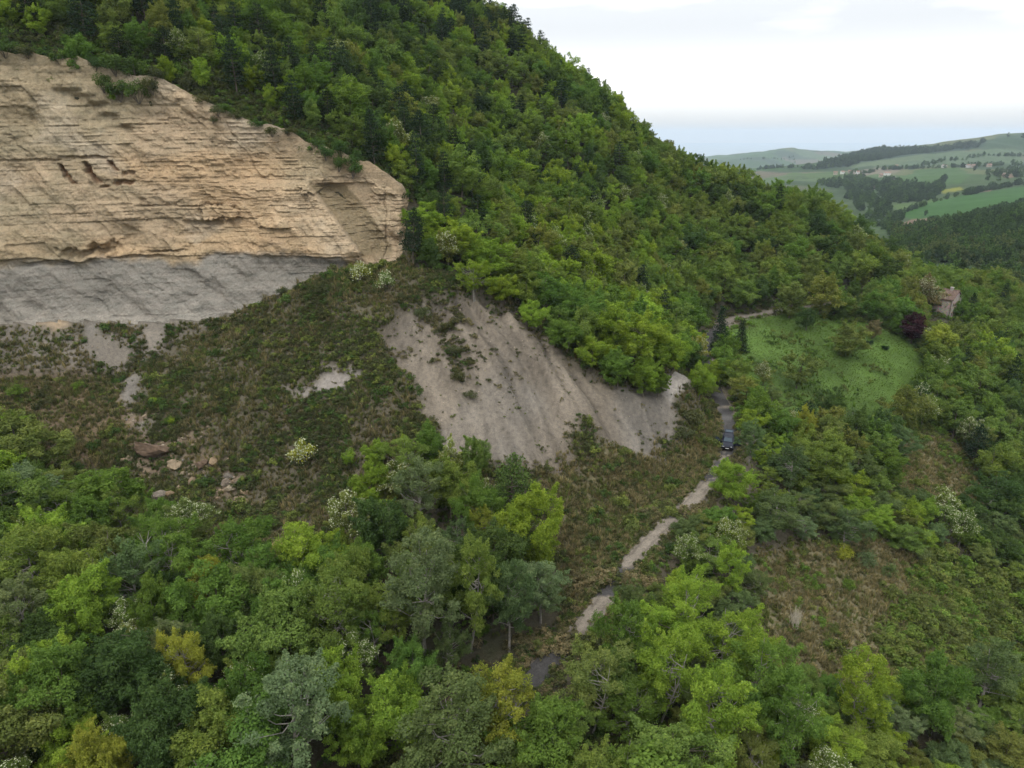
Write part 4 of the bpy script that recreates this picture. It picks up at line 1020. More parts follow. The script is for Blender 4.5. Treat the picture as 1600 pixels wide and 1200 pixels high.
cov.sow(16000, (-110, 30, 40, 130), lambda x, y: floor_(x, y) * 0.6, [6, 7, 8, 9], (0.5, 1.3), ['herb', 'dark', 'green', 'brown'], 722)
cov.sow(30000, (-120, 160, 128, 300), lambda x, y: floor_(x, y) * 0.5, [6, 7, 8, 9], (0.8, 1.9), ['herb', 'dark', 'green', 'broom'], 723)
# scrub along the road verges and on the cliff's brow
cov.sow(30000, (-40, 120, 30, 215), lambda x, y: sstep(4.8, 2.6, roadside(x, y)[0]) * 0.7, [0, 1, 2, 3, 6, 7], (0.5, 1.1), ['herb', 'khaki', 'broom', 'olive'], 724)
edge_ = lambda x, y: np.clip(4 * gpick(M_SCAR, x, y) * (1 - gpick(M_SCAR, x, y)), 0, 1)
cov.sow(30000, bx, lambda x, y: edge_(x, y) * patchy(x, y, 741, 3) * 0.9, [6, 7, 8, 9, 0, 1], (0.4, 1.1), ['broom', 'khaki', 'dark', 'broom'], 742)
cov.sow(26000, bx, lambda x, y: gpick(M_SCAR, x, y) * sstep(20, 27, height(x, y)) * sstep(0.05, 0.3, fbm(x, y, 5, 4, 743)) * 0.8, [6, 7, 8, 9], (0.4, 1.0), ['broom', 'broom', 'khaki'], 744)
# rank growth that hides stretches of the road
gap = lambda y: np.maximum.reduce([sstep(s0 - 1, s0 + 1, y) * sstep(s1 + 1, s1 - 1, y) for s0, s1 in ((82.8, 84.8), (100, 101.4), (71.2, 72.4), (40, 60))])
cov.sow(40000, (-40, 60, 38, 118), lambda x, y: sstep(6.5, 3.0, roadside(x, y)[0]) * gap(y), [6, 7, 8, 9], (0.9, 1.9), ['olive', 'broom', 'herb', 'khaki', 'straw'], 745, dmin=0.0)
cov.sow(30000, (-40, 60, 60, 135), lambda x, y: sstep(4.0, 2.2, roadside(x, y)[0]), [6, 7, 8, 9, 4, 5], (0.5, 1.2), ['khaki', 'broom', 'herb', 'straw'], 746, dmin=1.35)
# scrub on the cliff's brow
brow = lambda x, y: (np.interp(x, CT[_o2, 0], CT[_o2, 1]) + 0.4 < y) * (y < np.interp(x, CT[_o2, 0], CT[_o2, 1]) + 14) * (x < -17)
cov.sow(14000, (-130, -15, 138, 166), lambda x, y: brow(x, y) * 0.9, [6, 7, 8, 9], (0.8, 2.2), ['dark', 'broom', 'green', 'broom', 'herb'], 747)
cov.sow(9000, (40, 130, 150, 220), lambda x, y: np.clip(4 * gpick(M_MEAD, x, y) * (1 - gpick(M_MEAD, x, y)), 0, 1), [6, 7, 8, 9, 4, 5], (0.7, 1.6), ['green', 'herb', 'mid', 'olive'], 748)
cov.sow(4000, (40, 130, 150, 220), lambda x, y: gpick(M_MEAD, x, y) * sstep(0.1, 0.45, fbm(x, y, 8, 3, 749)), [6, 7, 4, 5], (0.5, 1.6), ['green', 'dark', 'herb'], 750)
Z_SCRUB = zone([(640,455),(705,462),(730,520),(738,600),(708,604),(690,550),(655,500)])
cov.sow(16000, bx, lambda x, y: zmask(Z_SCRUB, x, y, 3.5), [6, 7, 8, 9], (0.7, 1.5), ['broom', 'dark', 'broom', 'khaki'], 751)
cov.sow(3500, (40, 150, 60, 130), lambda x, y: inside(Z_HERB, x, y) * 0.8, [6, 7, 8, 9], (1.4, 3.0), ['green', 'olive', 'mid', 'herb'], 756)
cov.sow(9000, (40, 150, 60, 130), lambda x, y: inside(Z_HERB, x, y) * 0.8, [6, 7, 8, 9, 4], (0.6, 1.4), ['herb', 'olive', 'green', 'herb'], 752)
cov.sow(3500, (-5, 125, 72, 160), lambda x, y: gpick(M_STRAW, x, y) * sstep(0.15, 0.45, fbm(x, y, 9, 3, 753)), [6, 7, 8, 9], (1.2, 2.2), ['herb', 'olive', 'green'], 754)
cov.sow(1500, bx, lambda x, y: veg(x, y) * sstep(0.0, 0.4, fbm(x, y, 8, 3, 771)), [6, 7, 8, 9], (1.2, 2.2), ['broom', 'dark', 'olive', 'herb'], 772)
cov.sow(14000, bx, lambda x, y: veg(x, y) * sstep(0.05, 0.3, fbm(x, y, 7, 3, 773)), [4, 5, 0, 1], (0.9, 1.8), ['straw', 'brown', 'khaki', 'straw'], 774)
# tufts creeping in over the edges and the middle of the track
cov.sow(60000, (-40, 60, 60, 135), lambda x, y: sstep(0.75, 1.7, roadside(x, y)[0]) * sstep(2.4, 1.7, roadside(x, y)[0]) * sstep(-0.2, 0.4, fbm(x, y, 2.2, 3, 761)), [0, 1, 2, 3, 6], (0.35, 0.9), ['khaki', 'herb', 'straw', 'broom'], 762, dmin=0.7)
cov.sow(9000, (-40, 60, 60, 118), lambda x, y: (roadside(x, y)[0] < 0.8) * sstep(0.1, 0.5, fbm(x, y, 3, 3, 763)) * 0.5, [0, 1, 2, 3], (0.25, 0.6), ['khaki', 'herb', 'straw'], 764, dmin=0.0)
cov.build("undergrowth")
# loose stones
sto = Cover()
def stone_mesh(seed):
    m = boulder_mesh(seed, 0.7, 1); m.materials.clear(); m.materials.append(M_STONE); return m
st_ = NT("loose_stone"); st_.color(st_.mix(1.0, st_.attr("tint", 'INSTANCER').outputs["Color"], st_.ramp(st_.noise(5, 4), [(0.3, (0.75, 0.75, 0.75)), (0.7, (1.15, 1.15, 1.15))]), 'MULTIPLY')); M_STONE = st_.m
LEAF.update(stone_tan=(0.19, 0.14, 0.09), stone_pale=(0.23, 0.19, 0.14), stone_grey=(0.15, 0.135, 0.12))
keep, MASS = MASS, [stone_mesh(650 + i) for i in range(4)]
sto.sow(9000, (-110, -20, 88, 128), lambda x, y: gpick(M_RUB, x, y) * 0.8, [0, 1, 2, 3], (0.12, 0.42), ['stone_tan', 'stone_pale', 'stone_grey', 'stone_tan'], 731, 0.03)
sto.sow(4000, (-120, 40, 88, 136), lambda x, y: gpick(np.clip(M_TALUS + M_TANT, 0, 1), x, y) * 0.35, [0, 1, 2, 3], (0.07, 0.25), ['stone_grey', 'stone_pale', 'stone_tan'], 732, 0.02)
sto.sow(6000, (-40, 45, 88, 136), lambda x, y: gpick(M_SCAR, x, y) * 0.25, [0, 1, 2, 3], (0.05, 0.17), ['stone_grey', 'stone_pale'], 733, 0.02)
sto.build("rubble"); MASS = keep
# ------------------------------------------------------------------ trees one can point to
T = [
 # u, v of the top, kind, height, crown radius, colour, label
 (14,645,'broad',9,3.6,'bright',"bright green tree at the picture's edge below the brown slope"),
 (140,735,'broad',11,5.2,'green',"broad dense green tree directly below the tall rounded boulder"),
 (60,800,'broad',10,4.0,'bright',"bright green tree beside the broad dense tree, its outer neighbour"),
 (45,810,'ash',8,2.6,'mid',"pale blossoming ash at the picture's edge below the lone boulder"),
 (288,782,'ash',9,3.2,'olive',"cream flowering ash in front of the rockfall"),
 (318,868,'broad',9,2.6,'yellow',"yellow-green tree just below the cream flowering ash"),
 (190,850,'poplar',12,3.6,'blue',"grey-green poplar with bare twigs in front of the broad dense tree"),
 (110,900,'broad',11,3.8,'bright',"bright leafy tree below the grey-green twiggy poplar"),
 (25,905,'poplar',11,3.4,'silver',"silvery green tree low at the picture's edge"),
 (232,905,'broad',10,3.0,'green',"mid green tree between the twiggy poplar and the yellow-green sapling"),
 (545,762,'ash',11,3.4,'olive',"large ash thick with cream blossom beside the isolated tan boulder"),
 (470,685,'shrubash',5,2.3,'yellow',"round yellow-green shrub with blossom on the open slope"),
 (545,700,'shrub',3,1.7,'bright',"low bright green bush beside the round yellow-green shrub"),
 (585,690,'broad',5,2.2,'bright',"small bright green tree at the foot of the grassy slope"),
 (626,674,'shrub',4,1.0,'bright',"slim bright green sapling at the scar's lower corner"),
 (672,668,'broad',7,2.6,'green',"small green tree at the lower edge of the bare scar"),
 (702,692,'ash',7,2.0,'yellow',"small ash with pale blossom below the bare scar"),
 (745,680,'broad',8,2.4,'mid',"grey-green small tree against the bare scar"),
 (650,722,'poplar',13,3.6,'silver',"silver-green poplar beneath the bare scar"),
 (795,712,'pine',12,3.4,'dark',"dark conical tree against the foot of the scar"),
 (745,745,'broad',11,3.0,'green',"deep green tree between the silver poplar and the dark conical tree"),
 (758,788,'sparse',9,2.2,'yellow',"thin yellowish tree between two poplars"),
 (835,762,'broad',14,4.2,'bright',"tall bright green tree overhanging the road bank"),
 (655,832,'poplar',17,4.6,'silver',"big silver poplar with a bare white trunk above the dark hollow"),
 (730,845,'poplar',16,3.6,'mid',"green poplar joined to the side of the big silver poplar"),
 (795,870,'poplar',14,3.2,'blue',"blue-green poplar between the road and the big silver poplar"),
 (600,780,'broad',11,3.6,'dark',"dark green tree behind the big silver poplar"),
 (520,888,'sparse',13,4.2,'mid',"open grey-limbed tree with pale twigs beside the big silver poplar"),
 (470,905,'ash',10,2.4,'mid',"slender ash with white blossom in front of the open grey-limbed tree"),
 (395,885,'broad',11,3.2,'olive',"dull olive tree beside the shady gap in the wood"),
 (430,905,'broad',10,3.0,'green',"fresh green tree next to the dull olive tree"),
 (283,975,'sparse',10,2.5,'yellow',"thin yellow-green sapling standing over the dark gap"),
 (340,960,'broad',9,2.6,'dark',"dark green tree behind the thin yellow-green sapling"),
 (430,1038,'poplar',15,5.2,'silver',"wide silvery willow-like tree with pale limbs at the bottom of the picture"),
 (375,1050,'broad',11,3.2,'green',"green tree at the side of the wide silvery tree"),
 (510,1020,'broad',10,3.2,'bright',"bright green tree behind the wide silvery tree"),
 (615,1062,'broad',11,3.8,'bright',"bushy bright green tree below the white trunk"),
 (695,970,'poplar',9,2.2,'blue',"narrow blue-green tree beside the white trunk"),
 (150,1140,'broad',10,2.8,'yellow',"yellow-green crown cut by the bottom of the picture"),
 (795,1048,'sparse',12,4.0,'yellow',"olive-yellow tree hiding the bend of the road"),
 (80,1010,'broad',12,4.2,'green',"large green crown among the wood's near trees, beside the yellow-green crown"),
 (240,1080,'broad',12,4.0,'dark',"dark green crown in front of the thin yellow-green sapling"),
 # beyond the road
 (1150,850,'sparse',10,2.6,'bright',"narrow bright robinia beside the dry grass bank"),
 (1085,895,'sparse',13,4.0,'bright',"robinia nearest the eroded track, topmost of the big thicket"),
 (985,935,'sparse',12,3.8,'green',"robinia overhanging the lower road bend"),
 (1040,975,'sparse',14,4.2,'bright',"large robinia with pale forked limbs in the thicket's middle"),
 (1150,950,'sparse',13,4.2,'bright',"bright robinia in the thicket beside the dead brush"),
 (930,1010,'sparse',12,3.6,'olive',"olive robinia at the road's edge below the lower bend"),
 (1110,1040,'sparse',15,4.4,'bright',"front robinia of the thicket with long pale trunks"),
 (1200,1005,'sparse',14,4.0,'green',"robinia on the thicket's outer flank below the dead brush"),
 (1250,1050,'sparse',14,4.0,'green',"lowest robinia of the thicket's outer flank"),
 (1360,1022,'sparse',14,4.2,'bright',"upright bright tree with a pale trunk below the dry slope"),
 (1470,1025,'broad',13,4.4,'green',"soft deep green tree low on the flank beside the upright bright tree"),
 (1560,1000,'poplar',13,4.4,'blue',"grey-green willow-like tree in the lower corner"),
 (1215,775,'sparse',8,4.6,'blue',"spreading grey-green tree with many stems above the dry grass"),
 (1145,722,'broad',8,3.4,'bright',"light green tree just below the parked car"),
 (1178,655,'poplar',9,2.8,'blue',"grey-green tree next to the parked car"),
 (1120,790,'broad',6,2.6,'green',"small green tree beside the eroded track"),
 (1210,604,'poplar',10,4.4,'blue',"wide blue-grey tree beside the dark road curve"),
 (1262,638,'broad',9,2.6,'yellow',"narrow yellow-green tree below the meadow"),
 (1240,700,'poplar',10,4.0,'blue',"blue-grey tree below the narrow yellow-green tree"),
 (1305,680,'broad',12,5.2,'mid',"large domed green tree on the flank below the meadow"),
 (1412,668,'poplar',10,4.6,'blue',"large round blue-grey tree beside the grassy clearing"),
 (1345,642,'poplar',8,3.6,'blue',"blue-grey tree at the lower edge of the meadow"),
 (1385,640,'broad',7,3.0,'mid',"small tree between two blue-grey trees at the meadow's foot"),
 (1300,610,'broad',8,3.2,'dark',"dark tree at the meadow's near corner"),
 (1330,800,'poplar',8,3.6,'blue',"grey-green tree below the large domed tree"),
 (1442,600,'hillash',9,2.4,'dark',"white blossoming tree beside the meadow's end"),
 (1525,650,'ash',10,3.0,'olive',"white blossoming tree over the bramble slope"),
 (1252,552,'hill',9,4.2,'olive',"pale olive tree on the meadow's near edge"),
 (1196,566,'hillash',6,2.2,'olive',"small greyish blossoming tree on the meadow's near edge"),
 (1332,508,'hill',9,5.4,'olive',"round olive tree standing alone in the meadow"),
 (1432,490,'hill',9,4.2,'purple',"dark purple-leaved tree near the house"),
 (1368,498,'hill',6,2.6,'khaki',"greyish bush at the back of the meadow"),
 (1130,482,'fir',12,3.0,'fir',"taller of two dark firs beside the meadow track"),
 (1160,502,'fir',8,2.2,'fir',"shorter of two dark firs beside the meadow track"),
 (1472,505,'hill',11,5.2,'yellow',"yellow-green tree just below the house"),
 (1452,432,'hillash',12,4.0,'khaki',"pale whitish tree beside the stone house"),
 (1545,520,'hill',11,5.2,'bright',"bright dense tree beyond the house, lower side"),
 (1240,440,'hill',11,5,'olive',"olive tree where the meadow track enters the wood"),
 (1290,430,'hill',12,5.5,'olive',"large olive tree over the meadow's far edge"),
 (1265,480,'hill',7,2.6,'dark',"dark narrow tree at the meadow's far edge"),
 (1390,400,'hill',13,6,'dark',"big dark oak on the skyline of the lower wood"),
 (1455,385,'hill',13,6,'dark',"big dark oak beside the far valley view"),
 # crest above the scar
 (668,318,'broad',8,4.2,'bright',"bright green tree against the end of the cliff"),
 (715,345,'broad',9,4.2,'bright',"yellow-green tree just beyond the end of the cliff"),
 (765,372,'broad',9,4.2,'bright',"bright tree at the top of the bare scar"),
 (740,405,'sparse',8,3.2,'bright',"tree with grey bare limbs on the scar's upper edge"),
 (812,400,'broad',9,3.8,'mid',"green tree on the crest past the scar's highest point"),
 (858,425,'broad',10,4.2,'green',"leafy tree on the crest, midway along the scar"),
 (905,455,'broad',10,4.4,'green',"leafy tree overhanging the scar's middle"),
 (930,470,'ash',9,2.8,'mid',"ash with pale blossom on the crest over the scar"),
 (958,475,'broad',11,4.6,'bright',"large bright tree overhanging the scar's lower half"),
 (1005,492,'broad',12,4.8,'bright',"large bright tree whose crown hangs over the scar's end"),
 (1052,520,'broad',9,3.8,'bright',"bright tree between the scar's end and the firs"),
 (1095,525,'ash',9,3.2,'yellow',"yellowish ash with pale blossom before the taller fir"),
 (1122,560,'broad',7,2.8,'bright',"yellow-green tree above the pale bank by the road"),
 (560,405,'shrubash',4.5,2.6,'yellow',"yellow-green shrub with white blossom on the grassy hump"),
 (600,420,'shrubash',4,2.0,'mid',"white-flowering shrub at the hump's end below the cliff"),
 (885,498,'broad',7,3.2,'green',"low leafy tree on the very edge of the scar's middle"),
 (925,530,'broad',7,3.2,'bright',"low bright tree hanging over the scar's middle"),
 (968,545,'broad',8,3.4,'green',"low leafy tree hanging over the scar's lower half"),
 (1010,560,'broad',8,3.4,'bright',"low bright tree hanging over the scar's narrow end"),
 (1030,575,'broad',6,2.4,'green',"small tree drooping over the pale end of the scar"),
 (832,470,'broad',6,2.8,'bright',"low bright tree at the scar's upper corner"),
 (790,430,'broad',6,3.0,'bright',"bushy bright tree just above the scar's highest point"),
 (1098,572,'broad',7,3.0,'bright',"bright tree at the far side of the pale bank"),
 (1152,562,'hill',8,3.2,'mid',"green tree beyond the dark road curve"),
 (1166,588,'hill',7,3.2,'olive',"olive tree beside the dark road curve, meadow side"),
 (1134,540,'hill',9,3.2,'green',"deep green tree screening the road below the firs"),
 (1108,590,'hill',5,2.4,'olive',"olive bushy tree right behind the pale bank"),
 # brow of the cliff
 (948,96,'pine',13,3.0,'pine',"lone dark pine standing out on the skyline"),
 (797,8,'pine',12,3.2,'pine',"dark pine where the ridge leaves the top of the picture"),
 (828,30,'pine',11,2.8,'pine',"dark pine on the ridge, second of the skyline row"),
 (855,38,'pine',12,3.4,'pine',"broadest dark pine of the skyline row"),
 (884,46,'pine',11,3.0,'pine',"pointed dark pine of the skyline row beside the broadest"),
 (903,58,'pine',10,2.6,'pine',"dark pine low in the skyline row"),
 (918,75,'pine',9,2.4,'pine',"last dark pine of the skyline row above the lone one"),
 (400,8,'pine',12,3.6,'pine',"large dark pine above the cliff's sloping brow"),
 (345,25,'pine',11,3.2,'pine',"dark pine behind the pale peak of the cliff"),
 (515,62,'pine',12,3.6,'pine',"big dark pine above the end of the cliff"),
 (640,130,'pine',12,3.4,'pine',"dark pine beside a blossoming tree past the cliff"),
 (672,165,'pine',12,3.6,'pine',"large dark pine past the end of the cliff"),
 (690,25,'pine',11,3.0,'pine',"dark pine high on the hillside below the ridge"),
 (740,15,'pine',11,3.2,'pine',"dark pine just under the ridge top"),
 (850,155,'pine',9,2.8,'dark',"dark grey-green conifer midway up the far hillside"),
]
for t in T: plant_at(*t[:7], group=None)
SHR = [(1318,848,3,1.9,'yellow',"small yellow-green bush on the dry slope"),(1355,860,3,2.3,'silver',"silvery bush beside the small yellow-green bush"),(1395,880,3,2.0,'blue',"grey bush on the dry slope past the silvery bush"),(1450,850,3.4,2.3,'silver',"whitish flowering bush on the flank"),
 (1500,770,3,2.2,'silver',"silvery bush beside the grassy clearing"),(320,742,1.8,1.5,'dark',"round dark bush in the middle of the rockfall"),(120,535+60,1.6,1.3,'green',"green bush on the brown slope"),(22,600,2.2,2.2,'green',"dark green bush low on the brown slope at the picture's edge"),
 (735,610,1.5,1.6,'broom',"dark bush alone on the bare scar"),(708,535,2.6,1.9,'broom',"column of dark scrub crossing the upper scar"),(715,575,2.4,1.6,'broom',"dark scrub below the scrub column on the upper scar"),(700,500,2.4,1.8,'broom',"dark bush at the scar's top edge"),(660,480,2.4,2.0,'broom',"dark bush at the top corner of the scar"),(735,560,1.2,1.1,'broom',"small dark bush beside the scrub column"),
 (1360,530,1.8,1.4,'fir',"small dark shrub in the meadow"),(1385,538,1.6,1.5,'fir',"low dark shrub by the purple-leaved tree"),(1085,640,3,3.2,'broom',"scrubby mound between the scar and the road"),(1070,668,2.4,2.4,'broom',"lower scrub on the mound beside the road"),(1045,845,2,1.5,'dark',"dark bush beside the eroded track"),(975,700,1.6,1.6,'olive',"olive bush where the scar meets the dry bank"),
 (240,620,1.2,1.0,'bright',"bright little bush beside the grey scree tongue"),(265,650,1.4,1.1,'bright',"bright bush pair below the scree tongue"),(180,590,1.1,0.9,'green',"small green bush on the grey scree"),(130,530,1.0,0.8,'dark',"small dark bush under the grey marl"),(1330,905,2,1.6,'green',"green bush in the dry slope grass"),
 (440,445,2.0,1.4,'broom',"dark bush on the grassy hump below the grey marl"),(500,440,2.2,1.6,'broom',"dark bush on top of the grassy hump"),(470,415,1.6,1.3,'broom',"dark bush against the grey marl on the hump"),(520,405,2.0,1.6,'dark',"dark bush behind the yellow-green flowering shrub")]
for (u, v, H, r, c, lab) in SHR: plant_at(u, v, 'shrub', H, r, c, lab)
# scrub on the brow of the cliff: what leans over the edge
for (u, v, H, r, c, lab) in [(160,100,2.5,1.6,'dark',"dark bush at the dip in the cliff's brow"),(200,112,4.5,3.2,'dark',"big dark bush over the dip in the cliff's brow"),(235,118,4,2.8,'dark',"dark bush beside the pale peak of the cliff's brow"),(168,128,2.6,1.2,'bright',"bright sapling hanging in the dip of the cliff's brow"),
   (290,118,3,2.4,'broom',"scrub behind the pale peak of the cliff's brow"),(345,150,2.2,2.4,'broom',"first scrub mound along the sloping brow"),(385,168,2.2,2.4,'dark',"second scrub mound along the sloping brow"),(430,180,2.2,2.4,'broom',"third scrub mound along the sloping brow"),(470,200,2.4,2.2,'dark',"fourth scrub mound along the sloping brow"),
   (515,212,3,2.3,'dark',"dark bush above the cliff's step"),(542,225,3.4,2.4,'dark',"largest dark bush drooping into the notch of the cliff's brow"),(600,240,3,1.8,'broom',"scrub behind the last point of the cliff's brow"),(70,72,2.5,2.4,'dark',"low dark scrub on the cliff's brow near the picture's edge"),(20,66,2.8,2.6,'dark',"dark scrub on the cliff's brow at the picture's edge"),(115,80,2.2,1.6,'dark',"dark scrub before the dip in the cliff's brow")]:
    plant_at(u, v, 'shrub', H, r, c, lab)

# growth rooted right on the edge of the brow
for (u, H, r, c, lab) in [(8,3.2,2.6,'dark',"dark overhang of scrub on the brow's highest stretch"),(45,2.6,2.2,'broom',"scrub next along the brow's highest stretch"),(95,2.4,2.0,'dark',"dark scrub where the brow starts to dip"),(150,3.0,1.9,'dark',"dark bush rooted on the dip's far side"),(182,4.2,2.9,'dark',"dark bush filling the bottom of the dip"),(212,4.6,3.0,'dark',"tallest dark bush filling the dip"),(240,3.6,2.2,'broom',"bush at the foot of the pale peak"),
   (318,2.2,2.0,'broom',"low scrub on the brow past the pale peak"),(352,2.4,2.2,'dark',"low dark scrub lining the sloping brow"),(372,2.0,2.0,'broom',"low scrub lining the sloping brow, past the dark one"),(405,2.2,2.2,'dark',"scrub lining the middle of the sloping brow"),(450,2.0,1.9,'broom',"scrub lining the lower sloping brow"),(495,2.8,2.2,'dark',"dark scrub over the step of the brow"),(535,3.6,2.4,'dark',"dark bush in the last notch of the brow"),(560,3.0,2.0,'dark',"dark bush before the cliff's end point")]:
    k_ = int(np.argmin(np.abs(pix(top[:, 0], top[:, 1], top[:, 2])[0] - u)))
    x, y = float(top[k_, 0]), float(top[k_, 1]) - 0.3
    e_ = plant('shrub', x, y, H, r * 1.1, c, lab); e_.location.z = float(top[k_, 2]) - 0.9
for (u, v, H, r, c, lab) in [(160,128,3,1.9,'dark',"dark bush clinging to the face under the brow's dip"),(186,140,3.4,2.3,'dark',"dark bush hanging lowest under the brow's dip"),(214,142,3.6,2.4,'dark',"broad dark bush hanging beside the pale peak"),(238,132,3,2.0,'broom',"scrub hanging just before the pale peak"),(172,150,2.4,1.1,'bright',"bright green sprig on the face under the brow's dip"),
   (528,252,3.2,2.2,'dark',"dark bush hanging over the cliff's notch"),(550,262,3.4,2.3,'dark',"lowest dark bush hanging in the cliff's notch"),(508,238,2.6,1.9,'dark',"dark bush hanging before the cliff's notch"),(425,205,1.8,1.7,'broom',"scrub spilling over the middle of the sloping brow"),(340,172,1.8,1.6,'broom',"scrub spilling over the brow past the pale peak"),(332,187,1.2,1.0,'broom',"little grey bush growing on the upper rock face")]:
    p_ = P(u, v, 141.6 + 0.007 * u); x, y = p_[0], p_[1]; H *= 1.15; r *= 1.15
    e_ = plant('shrub', x, y, H, r, c, lab); e_.location.z = p_[2] - 0.4 * H
# ------------------------------------------------------------------ the rest of the wood
rgf = np.random.default_rng(77)
N_TRY = 60000
X_ = rgf.uniform(-130, 235, N_TRY); Y_ = rgf.uniform(36, 335, N_TRY)
dR, _ = roadside(X_, Y_)
ok = (~is_open(X_, Y_)) & (dR > 4.2)
# not on or against the cliff
cbx = np.interp(X_, CB[_o, 0], CB[_o, 1]); ctx = np.interp(X_, CT[_o2, 0], CT[_o2, 1])
ok &= ~((X_ < CB[-3, 0] + 3) & (Y_ > cbx - 4) & (Y_ < ctx + 0.8))
X_, Y_ = X_[ok], Y_[ok]
grid = {}
def shuts_view(x, y, z, H, cr):
    # clearings: before the house, by the car and over the open stretches of road
    u, v = pix(x, y, z + H); w = FPX * cr / math.hypot(y, CAM_Z - z); ub, vb = pix(x, y, z)
    for (u0, u1, v0, v1, yb) in ((1458, 1514, 452, 500, 223), (1112, 1165, 628, 760, 124), (985, 1045, 822, 882, 97), (885, 950, 935, 980, 81), (1060, 1112, 762, 802, 109), (812, 868, 1000, 1085, 71), (1138, 1225, 480, 505, 203)):
        if y < yb and u + w * 0.85 > u0 and u - w * 0.85 < u1 and v < v1 and vb > v0: return True
    return False
def near_ok(x, y, r):
    i, j = int(x // 4), int(y // 4)
    for a in (-1, 0, 1):
        for b in (-1, 0, 1):
            for (px, py, pr_) in grid.get((i + a, j + b), ()):
                if (px - x) ** 2 + (py - y) ** 2 < ((r + pr_) * 0.56) ** 2: return False
    return True
for p in PLANTS: grid.setdefault((int(p[0] // 4), int(p[1] // 4)), []).append((p[0], p[1], min(p[2], 3.0)))
WOOD = []
pine_n = fbm(X_, Y_, 30, 3, 801); tone = fbm(X_, Y_, 16, 3, 802)
Zt = height(X_, Y_)
uu, vv = pix(X_, Y_, Zt + 6)
for k in range(len(X_)):
    x, y = X_[k], Y_[k]
    r_ = random.random(); zone_ = None
    hillside = y > 128 and x < 140 and Zt[k] > 8
    if hillside:
        zone_ = 'above' if (y < 185 and x < -15 and Zt[k] > 48) else ('ridge' if Zt[k] > 62 and y > 215 else ('knoll' if x > 45 else 'far'))
    elif y > 128: zone_ = 'lower'
    elif x < 18: zone_ = 'near'
    else: zone_ = 'flank'
    # pines thicken towards the top of the hill
    p_pine = {'above': 0.16, 'ridge': 0.34 if Zt[k] > 82 else 0.05, 'knoll': 0.01, 'far': 0.025, 'lower': 0.02, 'near': 0.0, 'flank': 0.0}[zone_]
    if zone_ in ('far', 'ridge') and pine_n[k] > 0.25: p_pine += 0.08
    if r_ < p_pine: kind, H, cr, c = 'pine', rgf.uniform(7, 13), rgf.uniform(2.0, 3.4), 'pine'
    elif r_ < p_pine + (0.05 if zone_ != 'ridge' else 0.02): kind, H, cr, c = ('hillash' if y > 115 else 'ash'), rgf.uniform(6, 9), rgf.uniform(2.2, 3.2), random.choice(['mid', 'olive'])
    else:
        kind = 'hill' if y > 115 else random.choice(['broad', 'broad', 'broad', 'sparse', 'poplar'])
        sz_ = rgf.beta(1.6, 2.2); H = 5.5 + 7.0 * sz_ * rgf.uniform(0.8, 1.15); cr = 1.7 + 3.6 * sz_
        if zone_ == 'near': H *= 1.3; cr *= 1.32
        t_ = tone[k] * 1.3 + rgf.normal() * 0.42 + 0.16
        c = 'dark' if t_ < -0.5 else 'green' if t_ < -0.1 else 'mid' if t_ < 0.25 else 'bright' if t_ < 0.75 else 'olive'
        if zone_ in ('knoll', 'lower'): cr *= 1.12; H *= 1.1; c = {'bright': 'mid', 'dark': 'dark'}.get(c, random.choice(['mid', 'olive', 'green']))
        if zone_ == 'flank':
            H *= 0.62; cr *= 0.9
            if random.random() < 0.3: c = 'blue'
        if kind == 'poplar': c = random.choice(['blue', 'silver', 'mid'])
    if not near_ok(x, y, cr): continue
    if shuts_view(x, y, Zt[k], H, cr): continue
    grid.setdefault((int(x // 4), int(y // 4)), []).append((x, y, cr))
    WOOD.append((x, y, H, cr, kind, c, zone_, uu[k], vv[k]))
WH = {'above': "on the slope above the cliff", 'ridge': "high on the far ridge", 'knoll': "on the knoll behind the meadow", 'far': "on the steep far hillside", 'lower': "in the wood around the house", 'near': "in the wood below the rockfall", 'flank': "on the flank below the road"}
TONE = {'dark': "dark green", 'green': "deep green", 'mid': "mid green", 'bright': "bright green", 'olive': "olive green", 'blue': "grey-green", 'silver': "silvery green", 'pine': "dark"}
KN = {'pine': "pine", 'hillash': "blossoming ash", 'ash': "blossoming ash", 'hill': "leafy tree", 'broad': "leafy tree", 'sparse': "open-branched tree", 'poplar': "poplar"}
# those that show largest become things of their own, the rest one mass
def shows(w):
    if not (-30 < w[7] < 1630 and -60 < w[8] < 1260): return 0
    return w[3] / math.hypot(w[0], w[1], 40)
order = sorted(range(len(WOOD)), key=lambda i: -shows(WOOD[i]))
solo, rest, cnt = [], [], {}
for i in order:
    w = WOOD[i]; nm = NAMES[w[4]]
    if shows(w) > 0 and cnt.get(nm, 0) < {'broadleaf_tree': 235, 'pine_tree': 60}.get(nm, 60): cnt[nm] = cnt.get(nm, 0) + 1; solo.append(w)
    else: rest.append(w)
fam = {}
for w in solo: fam.setdefault((w[6], {'broad': 'hill', 'ash': 'hillash'}.get(w[4], w[4]), w[5]), []).append(w)
ORD = ["first", "second", "third", "fourth", "fifth", "sixth", "seventh", "eighth", "ninth", "tenth", "eleventh", "twelfth", "thirteenth", "fourteenth", "fifteenth", "sixteenth", "seventeenth"]
